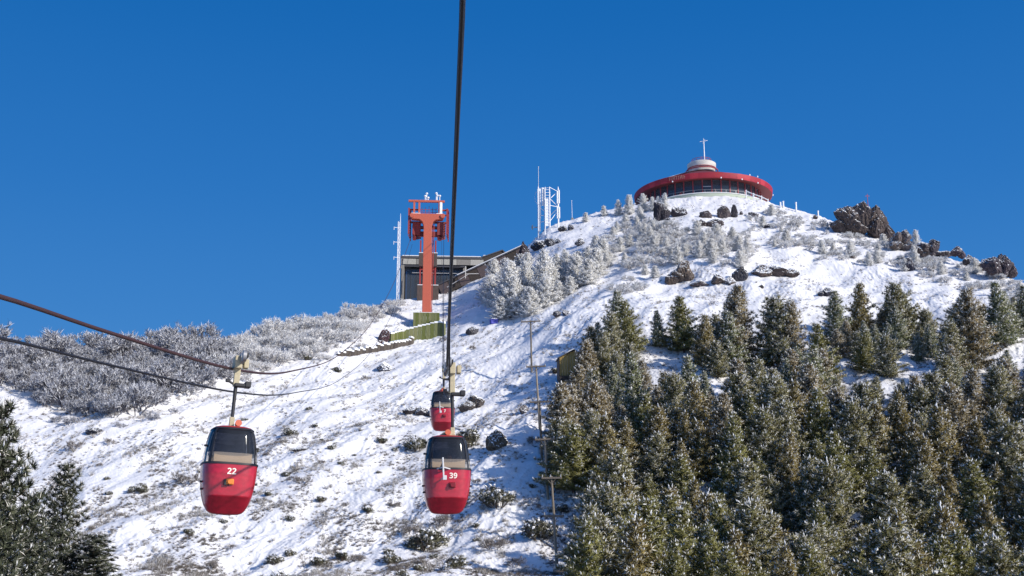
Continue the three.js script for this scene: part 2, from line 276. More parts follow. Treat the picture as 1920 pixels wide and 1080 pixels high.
// ------------------------------------------------------------------ upper station with its gallery
{
  const c = at(828, 566, 224), k = ppm(c), t = thing('upper_station', 'grey concrete cableway station with pale roof band and dark open front behind the orange tower', 'building', c, faceCam(c));
  const X = (px) => (px - 828) / k, Y = (py) => (566 - py) / (k * 0.92);
  part('wall_pier', box(0.75, Y(488) + 6, 1.4, X(752), Y(488) / 2 - 3, -0.3), M.concrete, t); part('wall_pier', box(0.7, Y(500) + 6, 1.2, X(872), Y(500) / 2 - 3, -0.5), M.concrete, t);
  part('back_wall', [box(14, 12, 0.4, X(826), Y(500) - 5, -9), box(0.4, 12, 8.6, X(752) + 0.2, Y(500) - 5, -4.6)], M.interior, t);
  part('roof_slab', box(X(905) - X(748), 0.45, 11, X(826.5), Y(486), -5), M.roofDark, t);
  for (let i = 0; i < 6; i++) part('fascia_panel', box(X(778) - X(752) - 0.05, 1.15, 0.18, X(765 + i * 26), Y(494.5), 0.5, 0.03), i % 3 === 1 ? M.concrete : M.paleConcrete, t);
  part('roof_snow', box(X(902) - X(750), 0.22, 10.5, X(826.5), Y(486) + 0.34, -5, 0.1), M.snowCap, t);
  for (let i = 0; i < 9; i++) { const w = part('window', box(1.08, 6.2, 0.04, X(762.5 + i * 11.6), Y(534), -1.2), M.winDark, t); part('mullion', box(0.1, 6.3, 0.14, X(768.3 + i * 11.6), Y(534), -1.2), M.roofDark, w); }
  part('lintel', box(X(872) - X(756), 0.35, 0.5, X(814), Y(501.5), 0.1), M.roofDark, t);
  part('rail_line', [bar(V(X(838), Y(541), 0.8), V(X(880), Y(516), 0.8), 0.08, 0.08), bar(V(X(770), Y(512), -0.8), V(X(862), Y(512), -0.8), 0.08, 0.08)], M.galv, t);
  part('machine_room', box(1.6, 1.9, 1.5, X(856), Y(495), -0.4), M.roofDark, t);
  part('floor', box(14, 0.4, 10, X(815), Y(567), -4.5), M.concrete, t);

  const g = thing('covered_gallery', 'long dark covered gallery climbing from the station to the right with snow on its roof', 'gallery', c, faceCam(c));
  const a = V(X(826), Y(545), -1.2), b = V(X(992), Y(476), 1.5), dir = b.clone().sub(a).normalize(), upv = new THREE.Vector3().crossVectors(V(0, 0, 1), dir).normalize().multiplyScalar(-1); if (upv.y < 0) upv.negate();
  const L = a.distanceTo(b), n = 9;
  for (let i = 0; i < n; i++) part('wall_panel', bar(a.clone().addScaledVector(dir, L * i / n + 0.03), a.clone().addScaledVector(dir, L * (i + 1) / n - 0.03), 2.1, 2.15), i % 2 ? M.darkWood : mat(0.10, 0.075, 0.075, 0.85), g);
  part('roof', bar(a.clone().addScaledVector(upv, 1.2).addScaledVector(dir, -0.3), b.clone().addScaledVector(upv, 1.2), 2.6, 0.24), M.roofDark, g);
  part('roof_snow', bar(a.clone().addScaledVector(upv, 1.4).addScaledVector(dir, 4), b.clone().addScaledVector(upv, 1.4), 2.4, 0.24, 0.1), M.snowCap, g);
  part('handrail', [bar(V(X(873), Y(527), 2), V(X(873), Y(505), 2), 0.16, 0.16), bar(V(X(873), Y(519), 2), V(X(898), Y(518), 2), 0.12, 0.12)], M.white, g);
  const s = thing('shed_roof', 'small dark pitched roof showing above the gallery', 'roof', at(920, 487, 233), faceCam(c));
  part('roof_slope', [bar(V(-2.8, -0.2, 0), V(2.4, 1.75, 0), 3, 0.22), bar(V(2.35, 1.75, 0), V(3.3, 0.9, 0), 3, 0.22)], M.roofDark, s);
  part('gable_wall', (() => { const sh = new THREE.Shape([[-2.6, -3], [3, -3], [3, 1], [2.35, 1.6], [-2.6, -0.3]].map((q) => new THREE.Vector2(...q))); return new THREE.ExtrudeGeometry(sh, { depth: 2.6, bevelEnabled: false }).translate(0, 0, -1.3); })(), M.darkWood, s);
  part('snow_patch', box(0.9, 0.16, 2, -1.2, 0.6, 0.2, 0.07), M.snowCap, s);
}

// ------------------------------------------------------------------ orange tower on its green plinth
const towerBase = hit(800, 606), towerD = Math.hypot(towerBase.x, towerBase.z);
{
  const k = ppm(towerBase) * 1.02, o = at(800, 590, towerD), turn = faceCam(o), X = (px) => (px - 800) / k, Y = (py) => (590 - py) / (k * 0.925);
  const pl = thing('tower_plinth', 'green stained concrete plinth under the orange cableway tower', 'plinth', o, turn);
  const np = 10, pw = (X(825) - X(774)) / np;
  for (let i = 0; i < np; i++) part('board_strip', box(pw - 0.02, 4.4, 3.4 + (i % 3) * 0.05, X(774) + pw * (i + 0.5), -2.2, 0, 0.02), [M.greenConcrete, M.greenConcrete, M.gc2 ??= mat(0.34, 0.34, 0.17, 0.9, 0, { map: streak }), M.gc3 ??= mat(0.19, 0.22, 0.06, 0.9, 0, { map: streak })][(i * 7) % 4], pl);
  part('snow_cap', box(X(824) - X(775), 0.12, 3.2, X(799.5), 0.05, 0, 0.05), M.snowCap, pl);
  const t = thing('cableway_tower', 'tall orange cableway tower with T shaped head and red sheave frames', 'tower', o, turn);
  // mast: tapered box that flares into the cross head
  const sh = new THREE.Shape(); const pts = [[791.5, 590], [808, 590], [806.5, 424], [809, 417], [814, 412.5], [828, 411], [830, 408], [829, 402], [767, 402], [766, 408], [768, 411], [783, 412], [789, 417], [791.5, 424]];
  pts.forEach(([x, y], i) => (i ? sh.lineTo(X(x), Y(y)) : sh.moveTo(X(x), Y(y)))); sh.closePath();
  part('mast', new THREE.ExtrudeGeometry(sh, { depth: 1.3, bevelEnabled: true, bevelSize: 0.05, bevelThickness: 0.05, bevelSegments: 2 }).translate(0, 0, -0.65), M.orange, t);
  part('head_snow', [box(1.7, 0.14, 1.1, X(775), Y(401.5) + 0.06, 0, 0.06), box(1.2, 0.14, 1.1, X(822), Y(401.5) + 0.06, 0, 0.06)], M.snowCap, t);
  for (const s of [767.5, 828.5]) part('head_cap', rod(V(X(s), Y(406), 0.55), V(X(s), Y(406), 0.95), 0.4, 0.4, 14), M.orange, t);
  // gantry
  for (const s of [771.5, 781.5, 821.5]) part('gantry_post', box(0.34, Y(378) - Y(402), 0.4, X(s), (Y(378) + Y(402)) / 2, 0, 0.03), M.orange, t);
  part('iced_gantry_post', box(0.5, Y(378) - Y(400), 0.5, X(824.5), (Y(378) + Y(400)) / 2, 0.1, 0.1), M.ice, t);
  part('gantry_beam', box(X(832) - X(760), 0.36, 0.5, X(796), Y(376), 0, 0.03), M.orange, t);
  for (const [x, y0, y1] of [[793, 374, 366], [796, 374, 361], [799, 374, 369], [815, 374, 360], [817, 374, 364], [822, 374, 365]]) part('lamp', [rod(V(X(x), Y(y0), 0), V(X(x), Y(y1), 0), 0.07, 0.07), new THREE.SphereGeometry(0.24, 10, 8).scale(1, 0.8, 1).translate(X(x), Y(y1), 0)], M.ice, t);
  // service platform rail
  part('platform_rail', [376 + 13, 376 + 18].flatMap((y) => [bar(V(X(784), Y(y), -0.9), V(X(818), Y(y), -0.9), 0.07, 0.07)]).concat([787, 794, 801, 808, 815].map((x) => rod(V(X(x), Y(384 + (x === 801 ? -2 : 1)), -0.9), V(X(x), Y(402), -0.9), 0.04))), M.redSteel, t);
  // side frames: outer rails with ladder rungs
  for (const [xa, xb] of [[761, 764.8], [836.8, 840.5]]) {
    const f = part('side_frame', [box(0.28, Y(391) - Y(440), 0.28, X(xa + 0.4), (Y(391) + Y(440)) / 2, 0.2), box(0.2, Y(391) - Y(447), 0.2, X(xb), (Y(391) + Y(447)) / 2, -2), bar(V(X(xa), Y(391), 0.2), V(X(xb), Y(391), -2), 0.25, 0.25)], M.redSteel, t);
    for (let y = 396; y < 446; y += 4.6) part('rung', bar(V(X(xa), Y(y), 0.2), V(X(xb), Y(y + 1.6), -2), 0.13, 0.1), M.redSteel, f);
  }
  part('frame_arm', [box(X(784) - X(760.5), 0.26, 0.3, X(772), Y(391.5), -0.4), box(X(841) - X(820), 0.26, 0.3, X(830), Y(391.5), -0.4), box(X(841) - X(760), 0.24, 0.3, X(800), Y(398), -1.4)], M.redSteel, t);
  // sheave trains: a shoe of plates with a row of wheels
  for (const [x, mt, dk] of [[777, M.redSteel, 0], [826, M.darkRed, 1]]) {
    const st = part('sheave_train', [box(1.5, Y(414) - Y(439), 0.7, X(x), (Y(414) + Y(439)) / 2, -0.9, 0.08), box(0.5, Y(412) - Y(447), 0.6, X(x - 4 + dk * 2), (Y(412) + Y(447)) / 2, -1.3, 0.06), bar(V(X(x - 5), Y(446), -0.3), V(X(x + 6), Y(434), -3.6), 0.5, 0.7)], mt, t);
    for (let i = 0; i < 5; i++) part('sheave', new THREE.CylinderGeometry(0.42, 0.42, 0.22, 18).rotateZ(Math.PI / 2).translate(X(x + (dk ? 4.5 : -4)), Y(443 - i * 3), 0.9 - i * 1.0), M.darkRed, st);
  }
  part('cross_beam', [box(X(822) - X(780), 0.95, 0.5, X(801), Y(436), -1.1, 0.05), rod(V(X(779), Y(425), -1.1), V(X(823), Y(425), -1.1), 0.16), box(X(840) - X(762), 0.3, 0.4, X(801), Y(412), -1.6, 0.04), box(X(834) - X(768), 0.24, 0.3, X(801), Y(419), -2, 0.04)], M.darkRed, t);
  part('hand_ladder', [rod(V(X(811.5), Y(418), -0.4), V(X(809.5), Y(588), -0.4), 0.07), rod(V(X(809), Y(418), -1), V(X(807), Y(588), -1), 0.07)], M.redSteel, t);
  for (const s of [-1, 1]) for (let i = 0; i < 3; i++) part('anchor_bolt', rod(V(X(799.8) + s * (1.05 + i * 0.38), -0.1, 0.5 - i * 0.2), V(X(799.8) + s * (1.05 + i * 0.38), 0.42 - i * 0.06, 0.5 - i * 0.2), 0.1, 0.1, 8), M.darkRed, t);
  part('base_plate', box(2.1, 0.16, 1.9, X(799.8), 0.1, 0, 0.03), M.darkRed, t);

  // lower red tower behind
  const rb = hit(802, 563), rearD = Math.hypot(rb.x, rb.z) + 1;
  const q = thing('rear_tower', 'two legged red tower with brown boxes standing behind the orange tower', 'tower', at(800, 562, rearD), turn), Z = (py) => (562 - py) / (k * 0.925);
  for (const x of [785, 817.5]) { part('leg', box(0.3, Z(440) + 1, 0.35, X(x), Z(440) / 2 - 0.5, 0), M.redSteel, q); part('weight_box', box(1.15, Z(468) - Z(495), 1.1, X(x + (x < 800 ? 3 : -3)), Z(481.5), 0.3, 0.05), M.brownConcrete, q); }
  part('box_snow', [box(1.2, 0.14, 1.1, X(788), Z(467.5), 0.3, 0.05), box(1.2, 0.14, 1.1, X(815), Z(467.5), 0.3, 0.05)], M.snowCap, q);
  part('cross_tie', [bar(V(X(785), Z(500), 0), V(X(817), Z(500), 0), 0.2, 0.2), bar(V(X(785), Z(535), 0), V(X(817), Z(505), 0), 0.12, 0.12)], M.redSteel, q);
  part('base_block', box(X(825) - X(779), Z(536) + 4, 2.2, X(802), Z(536) / 2 - 2, 0.4, 0.06), M.brownConcrete, q);
  part('base_snow', box(X(825) - X(780), 0.16, 2.1, X(802), Z(536) + 0.07, 0.4, 0.07), M.snowCap, q);
}

// ------------------------------------------------------------------ green retaining wall and the low stone wall below
function wallStrip(t, pts, n, depth, mats, name, snowH, rnd, jit = 0.1) {
  // pts: [px, top y, bottom y, distance]; n upright pieces between them
  pts.forEach((q) => { const b = hit(q[0], q[2]); q[3] = Math.hypot(b.x, b.z) + 0.35; });
  const mid = at((pts[0][0] + pts[pts.length - 1][0]) / 2, pts[1][2], pts[1][3]); t.position.copy(mid);
  for (let i = 0; i < n; i++) {
    const f = (u) => { const s = u * (pts.length - 1), j = Math.min(pts.length - 2, Math.floor(s)), e = s - j; return [0, 1, 2, 3].map((q) => lerp(pts[j][q], pts[j + 1][q], e)); };
    const A = f(i / n), B = f((i + 1) / n), a = at(A[0], A[1], A[3]), b = at(B[0], B[1], B[3]), lowA = at(A[0], A[2], A[3]).y - 1.2, lowB = at(B[0], B[2], B[3]).y - 1.2;
    const top = (a.y + b.y) / 2 + (rnd() - 0.5) * jit, low = (lowA + lowB) / 2, len = Math.hypot(a.x - b.x, a.z - b.z);
    const g = box(len * 0.97, top - low, depth + rnd() * 0.08, 0, 0, 0, Math.min(0.04, len * 0.1)).rotateY(-Math.atan2(b.z - a.z, b.x - a.x)).translate((a.x + b.x) / 2 - t.position.x, (top + low) / 2 - t.position.y, (a.z + b.z) / 2 - t.position.z);
    const m = part(name, g, mats[Math.floor(rnd() * mats.length)], t);
    if (snowH) part('snow_cap', box(len * 1.02, snowH * (0.6 + rnd() * 0.8), depth * 1.05, 0, 0, 0, 0.05).rotateY(-Math.atan2(b.z - a.z, b.x - a.x)).translate((a.x + b.x) / 2 - t.position.x, top + snowH * 0.4 - t.position.y, (a.z + b.z) / 2 - t.position.z), M.snowCap, m);
  }
}
{
  const d = towerD - 5, r = rng(5), t = thing('retaining_wall', 'long mossy green retaining wall stepping up the snow below the tower plinth', 'wall', at(780, 640, d));
  wallStrip(t, [[731, 627, 645, d - 1], [760, 619, 640, d - 0.5], [822, 605, 630, d], [834, 606, 630, d + 2]], 24, 0.5, [M.greenConcrete, M.greenConcrete, M.gc2, M.gc3], 'board_strip', 0.3, r);
  const u = thing('stone_wall', 'low dark stone wall running along the snow below the green wall', 'wall', at(700, 660, d - 9)), e = d - 9;
  M.stone = mat(0.085, 0.07, 0.065, 0.9, 0, { map: speck }); M.stone2 = mat(0.12, 0.10, 0.085, 0.9, 0, { map: speck });
  wallStrip(u, [[632, 664, 668, e - 3], [665, 657, 667, e - 2], [700, 651, 661, e - 1], [740, 643, 655, e], [774, 636, 644, e]], 26, 0.5, [M.stone, M.stone2], 'stone_block', 0.3, r, 0.45);
}
// ------------------------------------------------------------------ antennas
{
  const c = hit(745, 556), d = 219, base = at(745.5, 556, d), k = ppm(base), X = (px) => (px - 745.5) / k, Y = (py) => (556 - py) / (k * 0.92);
  const t = thing('antenna_mast', 'slim white lattice antenna mast with short side arms left of the station', 'antenna', base, faceCam(base));
  part('lattice', [rod(V(-0.22, -2, 0), V(-0.22, Y(418), 0), 0.07), rod(V(0.22, -2, 0), V(0.22, Y(418), 0), 0.07), rod(V(0, -2, -0.35), V(0, Y(418), -0.35), 0.06), ...[...Array(22)].map((_, i) => rod(V(i % 2 ? -0.22 : 0.22, i * 0.62, 0), V(i % 2 ? 0.22 : -0.22, i * 0.62 + 0.62, 0), 0.045))], M.ice, t);
  for (const [y, w] of [[430, 10], [457, 10], [485, 9]]) part('side_arm', [rod(V(0.2, Y(y), 0), V(-w / k, Y(y - 0.5), 0), 0.07), rod(V(-w / k, Y(y + 4), 0), V(-w / k, Y(y - 2), 0), 0.05)], M.ice, t);
  part('whip', rod(V(0.2, Y(418), 0), V(0.2, Y(403), 0), 0.07, 0.03), M.ice, t);

  const D = 229, b2 = at(1028, 440, D), k2 = ppm(b2), X2 = (px) => (px - 1028) / k2, Y2 = (py) => (440 - py) / (k2 * 0.92);
  const q = thing('radio_tower', 'ice covered white lattice radio tower with ladder and panel antennas on the crest', 'radio tower', b2, faceCam(b2));
  const legs = [[1009, 0.4], [1031, -1.5], [1048, 0.2]];
  for (const [x, z] of legs) part('leg', [rod(V(X2(x), -3, z), V(X2(x), Y2(354), z), 0.17, 0.14), rod(V(X2(x), Y2(354), z), V(X2(x), Y2(350), z), 0.12, 0.04)], M.ice, q);
  part('leg', rod(V(X2(1021.5), -3, 1.2), V(X2(1021.5), Y2(356), 1.2), 0.13), M.ice, q);
  for (const [x, y0, y1, w, z] of [[1010.5, 356, 386, 0.72, 0.8], [1011, 386, 412, 0.66, 0.8], [1010.5, 412, 436, 0.6, 0.8], [1017.8, 354, 388, 0.46, 0.9], [1025.5, 377, 428, 0.62, 1.5], [1049.5, 358, 384, 0.32, 0.7], [1046, 360, 384, 0.24, 0.7], [1049.8, 390, 412, 0.32, 0.7], [1046, 390, 412, 0.24, 0.7]])
    part('panel_antenna', new RoundedBoxGeometry(w, Y2(y0) - Y2(y1), 0.4, 3, 0.12).translate(X2(x), (Y2(y0) + Y2(y1)) / 2, z), M.ice, q);
  const lad = part('ladder', [rod(V(X2(1022.5), Y2(436), 1.7), V(X2(1022.5), Y2(355), 1.7), 0.08), rod(V(X2(1031), Y2(432), 1.7), V(X2(1031), Y2(355), 1.7), 0.1)], M.ice, q);
  for (let i = 0; i < 14; i++) part('rung', rod(V(X2(1022.5), Y2(428 - i * 5.2), 1.7), V(X2(1031), Y2(428 - i * 5.2), 1.7), 0.06), M.ice, lad);
  for (const [a, b] of [[[1009, 354, 0.4], [1031, 356, 1.5]], [[1031, 355, 1.5], [1048, 360, 0.2]], [[1009, 388, 0.4], [1022, 386, 1.2]], [[1031, 376, 1.5], [1047, 388, 0.2]], [[1031, 389, 1.5], [1048, 389, 0.2]], [[1034, 375, 1.5], [1043, 363, 0.2]], [[1031, 405, 0], [1046, 392, 0.2]], [[1009, 418, 0.4], [1022, 418, 1.2]], [[1009, 404, 0.4], [1022, 408, 1.2]], [[1012, 390, 0.4], [1022, 400, 1.2]], [[1024, 428, 1.5], [1048, 395, 0.2]]])
    part('brace', rod(V(X2(a[0]), Y2(a[1]), a[2]), V(X2(b[0]), Y2(b[1]), b[2]), 0.07), M.ice, q);
  part('side_loop', new THREE.TorusGeometry(1.2, 0.06, 6, 20, Math.PI).rotateZ(Math.PI / 2).scale(0.35, 1, 1).translate(X2(1006), Y2(371), 0.4), M.ice, q);
  part('dish', [new THREE.SphereGeometry(0.62, 16, 10, 0, Math.PI * 2, 0, 1.1).rotateZ(Math.PI / 2).translate(X2(1001), Y2(427), 0.4), rod(V(X2(999.5), Y2(427), 0.4), V(X2(1008), Y2(427), 0.4), 0.1)], M.paleConcrete, q);
  part('whip', [rod(V(X2(1009.5), Y2(354), 0.4), V(X2(1009.5), Y2(313), 0.4), 0.045), new THREE.SphereGeometry(0.12, 8, 6).translate(X2(1009.5), Y2(313), 0.4)], M.galv, q);
  const w0 = hit(1073, 409), w = thing('whip_antenna', 'thin pale whip antenna standing alone right of the radio tower', 'antenna', at(1073, 408, 233), 0);
  part('whip', [rod(V(0, -1, 0), V(-0.08, 3.7, 0), 0.05, 0.035), new THREE.SphereGeometry(0.1, 8, 6).translate(-0.08, 3.7, 0)], M.ice, w); part('footing', box(0.5, 0.8, 0.5, 0, -0.5, 0, 0.05), M.concrete, w);
}
// ------------------------------------------------------------------ cables
function cable(name, label, pts, r, m) {
  const c = new THREE.CatmullRomCurve3(pts.map((p) => at(...p)), false, 'centripetal'), o = new THREE.Mesh(new THREE.TubeGeometry(c, 160, r, 8), m);
  o.name = name; tag(o, label, 'cable'); scene.add(o); return c;
}
M.cableDark = mat(0.014, 0.014, 0.02, 0.6, 0.1); M.cableRust = mat(0.06, 0.026, 0.028, 0.7, 0.1);
cable('carrying_cable', 'thick black cable rising from the cabins straight up past the top of the picture', [[871, -260, 8.6], [867.5, 0, 11.7], [858, 215, 15], [849, 430, 19], [841, 620, 28], [838, 688, 34], [834, 704, 48], [832.5, 688, 65], [832, 600, 110], [832, 500, 165], [832, 438, towerD - 2]], 0.035, M.cableDark);
cable('hauling_cable', 'thin dark cable running up beside the thick black cable towards the tower', [[869, -60, 8.7], [857, 260, 13], [843, 600, 24], [842.5, 727, 34], [836, 745, 48], [831, 726, 65], [829.5, 640, 110], [829, 525, 165], [828, 452, towerD - 2]], 0.02, M.cableDark);
cable('carrying_cable_001', 'thick rusty cable sloping in from the left edge to the cabin numbered 22', [[-500, 440, 9.5], [0, 556, 17], [200, 622, 22], [432, 691, 31], [560, 693, 60], [640, 662, 105], [700, 600, 150], [745, 515, 185], [772, 442, towerD - 2]], 0.037, M.cableRust);
cable('hauling_cable_001', 'thin dark cable below the rusty cable running left of the cabin numbered 22', [[-500, 560, 9.5], [0, 634, 17], [200, 683, 22], [432, 734, 31], [560, 735, 60], [640, 710, 105], [700, 652, 150], [745, 560, 185], [773, 458, towerD - 2]], 0.024, M.cableDark);

// ------------------------------------------------------------------ people
M.skinPlain = new THREE.MeshStandardMaterial({ vertexColors: true, roughness: 0.8 });
const skin = [0.50, 0.27, 0.18];
// one continuous body from tapered limbs; joints [x, y, z, radius] in metres, colours by region
function bodyGeometry(bones, centre, half, res, colourAt) {
  const mc = new MarchingCubes(res, new THREE.MeshBasicMaterial(), false, false, 400000), p = V(), ab = V(), ap = V();
  mc.isolation = 0;
  for (let k = 0; k < res; k++) for (let j = 0; j < res; j++) for (let i = 0; i < res; i++) {
    p.set((i / res * 2 - 1) * half + centre.x, (j / res * 2 - 1) * half + centre.y, (k / res * 2 - 1) * half + centre.z);
    let s = 0;
    for (const [a, b, sq] of bones) { ab.set(b[0] - a[0], b[1] - a[1], (b[2] - a[2])); ap.set(p.x - a[0], p.y - a[1], (p.z - a[2])); const t = Math.min(1, Math.max(0, ap.dot(ab) / (ab.lengthSq() || 1))); ap.addScaledVector(ab, -t); if (sq) ap.z *= sq; s += Math.exp(-(ap.length() - lerp(a[3], b[3], t)) * 55); }
    mc.field[k * res * res + j * res + i] = Math.log(Math.max(s, 1e-30)) / 55;
  }
  mc.update();
  const n = mc.count, src = mc.positionArray.slice(0, n * 3), nor = mc.normalArray.slice(0, n * 3), col = new Float32Array(n * 3);
  for (let i = 0; i < n; i++) { for (let q = 0; q < 3; q++) src[i * 3 + q] = src[i * 3 + q] * half + [centre.x, centre.y, centre.z][q]; const c = colourAt(src[i * 3], src[i * 3 + 1], src[i * 3 + 2]); col.set(c, i * 3); }
  const g = new THREE.BufferGeometry(); g.setAttribute('position', new THREE.BufferAttribute(src, 3)); g.setAttribute('normal', new THREE.BufferAttribute(nor, 3)); g.setAttribute('color', new THREE.BufferAttribute(col, 3)); return g;
}
function person(label, pos, turn, { coat, trousers, hair, seated, lean = 0, res = 72 }, group) {
  const hip = seated ? 0.47 : 0.93, B = [], S = lean, y = (v) => v - 0.93 + hip, T = (v) => [0, y(v), S * (v - 0.93)];
  const pt = (x, v, z, r) => [x, y(v), z + S * (v - 0.93), r];
  B.push([pt(0, 0.95, 0, 0.135), pt(0, 1.2, 0, 0.135), 1.25], [pt(0, 1.2, 0, 0.14), pt(0, 1.38, 0, 0.135), 1.3], [pt(-0.14, 1.4, 0, 0.075), pt(0.14, 1.4, 0, 0.075)], [pt(0, 1.42, 0, 0.062), pt(0, 1.52, 0.015, 0.055)]);
  B.push([pt(0, 1.60, 0.02, 0.088), pt(0, 1.66, 0.0, 0.096)], [pt(0, 1.565, 0.055, 0.05), pt(0, 1.6, 0.045, 0.065)], [pt(0, 1.62, 0.105, 0.014), pt(0, 1.60, 0.118, 0.018)], [pt(-0.092, 1.62, 0.005, 0.018), pt(-0.092, 1.65, 0.005, 0.02)], [pt(0.092, 1.62, 0.005, 0.018), pt(0.092, 1.65, 0.005, 0.02)]);
  for (const s of [-1, 1]) {
    const el = seated ? pt(s * 0.25, 1.13, 0.06, 0.047) : pt(s * 0.25, 1.14, 0.12, 0.047), wr = seated ? pt(s * 0.13, 1.03, 0.28, 0.033) : pt(s * 0.18, 1.08, 0.36, 0.033);
    B.push([pt(s * 0.2, 1.4, 0, 0.07), el], [el, wr]);
    const hx = wr[0], hy = wr[1], hz = wr[2]; B.push([[hx, hy, hz, 0.03], [hx - s * 0.03, hy, hz + 0.07, 0.032]]);
    for (let f = 0; f < 4; f++) B.push([[hx - s * 0.03 + (f - 1.5) * 0.019, hy, hz + 0.08, 0.011], [hx - s * 0.03 + (f - 1.5) * 0.021, hy - 0.012, hz + 0.13 + 0.012 * (f === 1 || f === 2), 0.0095]], [[hx - s * 0.03 + (f - 1.5) * 0.021, hy - 0.012, hz + 0.13 + 0.012 * (f === 1 || f === 2), 0.0095], [hx - s * 0.03 + (f - 1.5) * 0.021, hy - 0.045, hz + 0.145, 0.009]]);
    B.push([[hx - s * 0.045, hy, hz + 0.03, 0.013], [hx - s * 0.075, hy - 0.01, hz + 0.075, 0.011]]);
    if (seated) { const kn = [s * 0.11, 0.5, 0.42, 0.065]; B.push([[s * 0.1, 0.47, 0, 0.095], kn], [kn, [s * 0.11, 0.09, 0.44, 0.045]], [[s * 0.11, 0.05, 0.42, 0.045], [s * 0.11, 0.04, 0.56, 0.038]]); }
    else { const kn = [s * 0.11, 0.49, 0.02, 0.062]; B.push([[s * 0.1, 0.93, 0, 0.095], kn], [kn, [s * 0.12, 0.09, -0.01, 0.042]], [[s * 0.12, 0.05, -0.03, 0.045], [s * 0.13, 0.04, 0.12, 0.038]]); }
  }
  const yc = y(1.5), wy = y(1.0);
  const col = (x, Y, z) => { const zz = z - S * (Y - hip); if (Y > yc) return Y > y(1.685) || (zz < 0.0 && Y > y(1.56)) ? hair : (Math.abs(Math.abs(x) - 0.034) < 0.013 && Math.abs(Y - y(1.645)) < 0.011 && zz > 0.06) ? [0.03, 0.02, 0.02] : (Math.abs(x) < 0.026 && Math.abs(Y - y(1.572)) < 0.007 && zz > 0.06) ? [0.3, 0.08, 0.07] : skin; if (zz > (seated ? 0.29 : 0.37) && Y > y(0.9)) return skin; return Y > wy ? coat : Y < 0.09 ? [0.03, 0.03, 0.03] : trousers; };
  const o = thing('person', label, 'person', pos, turn, group), g = bodyGeometry(B, V(0, hip - 0.05, 0.15), 1.0, res, col);
  const m = new THREE.Mesh(g, M.skinPlain); m.name = 'body'; o.add(m); return o;
}

// ------------------------------------------------------------------ cabins
M.cabinRed = new THREE.MeshPhysicalMaterial({ color: C(0.60, 0.012, 0.042), roughness: 0.36, clearcoat: 0.75, clearcoatRoughness: 0.16, map: speck });
M.cabinTop = mat(0.42, 0.03, 0.03, 0.5); M.rubber = mat(0.022, 0.022, 0.026, 0.5);
M.tint = new THREE.MeshPhysicalMaterial({ color: C(0.07, 0.075, 0.095), transmission: 0.94, roughness: 0.03, thickness: 0, ior: 1.5 });
M.tintFront = new THREE.MeshPhysicalMaterial({ color: C(0.20, 0.21, 0.25), transmission: 0.94, roughness: 0.03, thickness: 0, ior: 1.5 });
M.clear = new THREE.MeshPhysicalMaterial({ color: C(0.82, 0.78, 0.72), transmission: 0.92, roughness: 0.04, thickness: 0, ior: 1.5 });
M.tan = mat(0.50, 0.40, 0.30, 0.8); M.lining = mat(0.06, 0.055, 0.055, 0.9); M.number = mat(0.85, 0.80, 0.70, 0.6);
M.creamPaint = mat(0.66, 0.57, 0.38, 0.6, 0, { map: speck }); M.lampOrange = mat(0.72, 0.22, 0.03, 0.4); M.lampRed = mat(0.20, 0.012, 0.02, 0.35); M.lampTop = mat(0.55, 0.12, 0.06, 0.5);
const PROFILE = [[0, 0.02], [0.012, 0.30], [0.05, 0.41], [0.1, 0.47], [0.25, 0.555], [0.45, 0.615], [0.7, 0.66], [1.0, 0.69], [1.27, 0.695], [1.5, 0.675], [1.75, 0.64], [2.0, 0.595], [2.1, 0.565], [2.17, 0.53], [2.22, 0.46], [2.255, 0.32], [2.27, 0.02]];
function hw(y) { let i = 0; while (i < PROFILE.length - 2 && PROFILE[i + 1][0] < y) i++; const n = PROFILE.length, p = (k) => PROFILE[Math.min(n - 1, Math.max(0, k))], a = p(i), b = p(i + 1), t = (y - a[0]) / (b[0] - a[0]); return lerp(a[1], b[1], Math.min(1, Math.max(0, t))) + (y > 0.1 && y < 2.1 ? 0 : 0); }
function shellPoint(th, y, inset) {
  const a = hw(y) - inset, n = 3.3, e = 2 / n, c = Math.cos(th), s = Math.sin(th), b = Math.max(0.02, Math.min(a * 1.04, 0.10 + 1.2 * y - inset));
  return V(Math.sign(c) * Math.pow(Math.abs(c), e) * a, y, Math.sign(s) * Math.pow(Math.abs(s), e) * b);
}
// bends come out smooth: y rows follow the profile, columns are spread evenly along the superellipse
function shell(y0, y1, t0, t1, inset, ny, nt) {
  const pos = [], idx = [], uv = [];
  for (let j = 0; j <= ny; j++) for (let i = 0; i <= nt; i++) { const y = y0 + (y1 - y0) * j / ny, p = shellPoint(t0 + (t1 - t0) * i / nt, y, inset); pos.push(p.x, p.y, p.z); uv.push(i / nt * 3, y); }
  for (let j = 0; j < ny; j++) for (let i = 0; i < nt; i++) { const a = j * (nt + 1) + i, b = a + nt + 1; idx.push(a, b, a + 1, a + 1, b, b + 1); }
  const g = new THREE.BufferGeometry(); g.setAttribute('position', new THREE.BufferAttribute(new Float32Array(pos), 3)); g.setAttribute('uv', new THREE.BufferAttribute(new Float32Array(uv), 2)); g.setIndex(idx); g.computeVertexNormals(); return g;
}
const belt = 1.26, topY = 2.2, midY = 1.54;
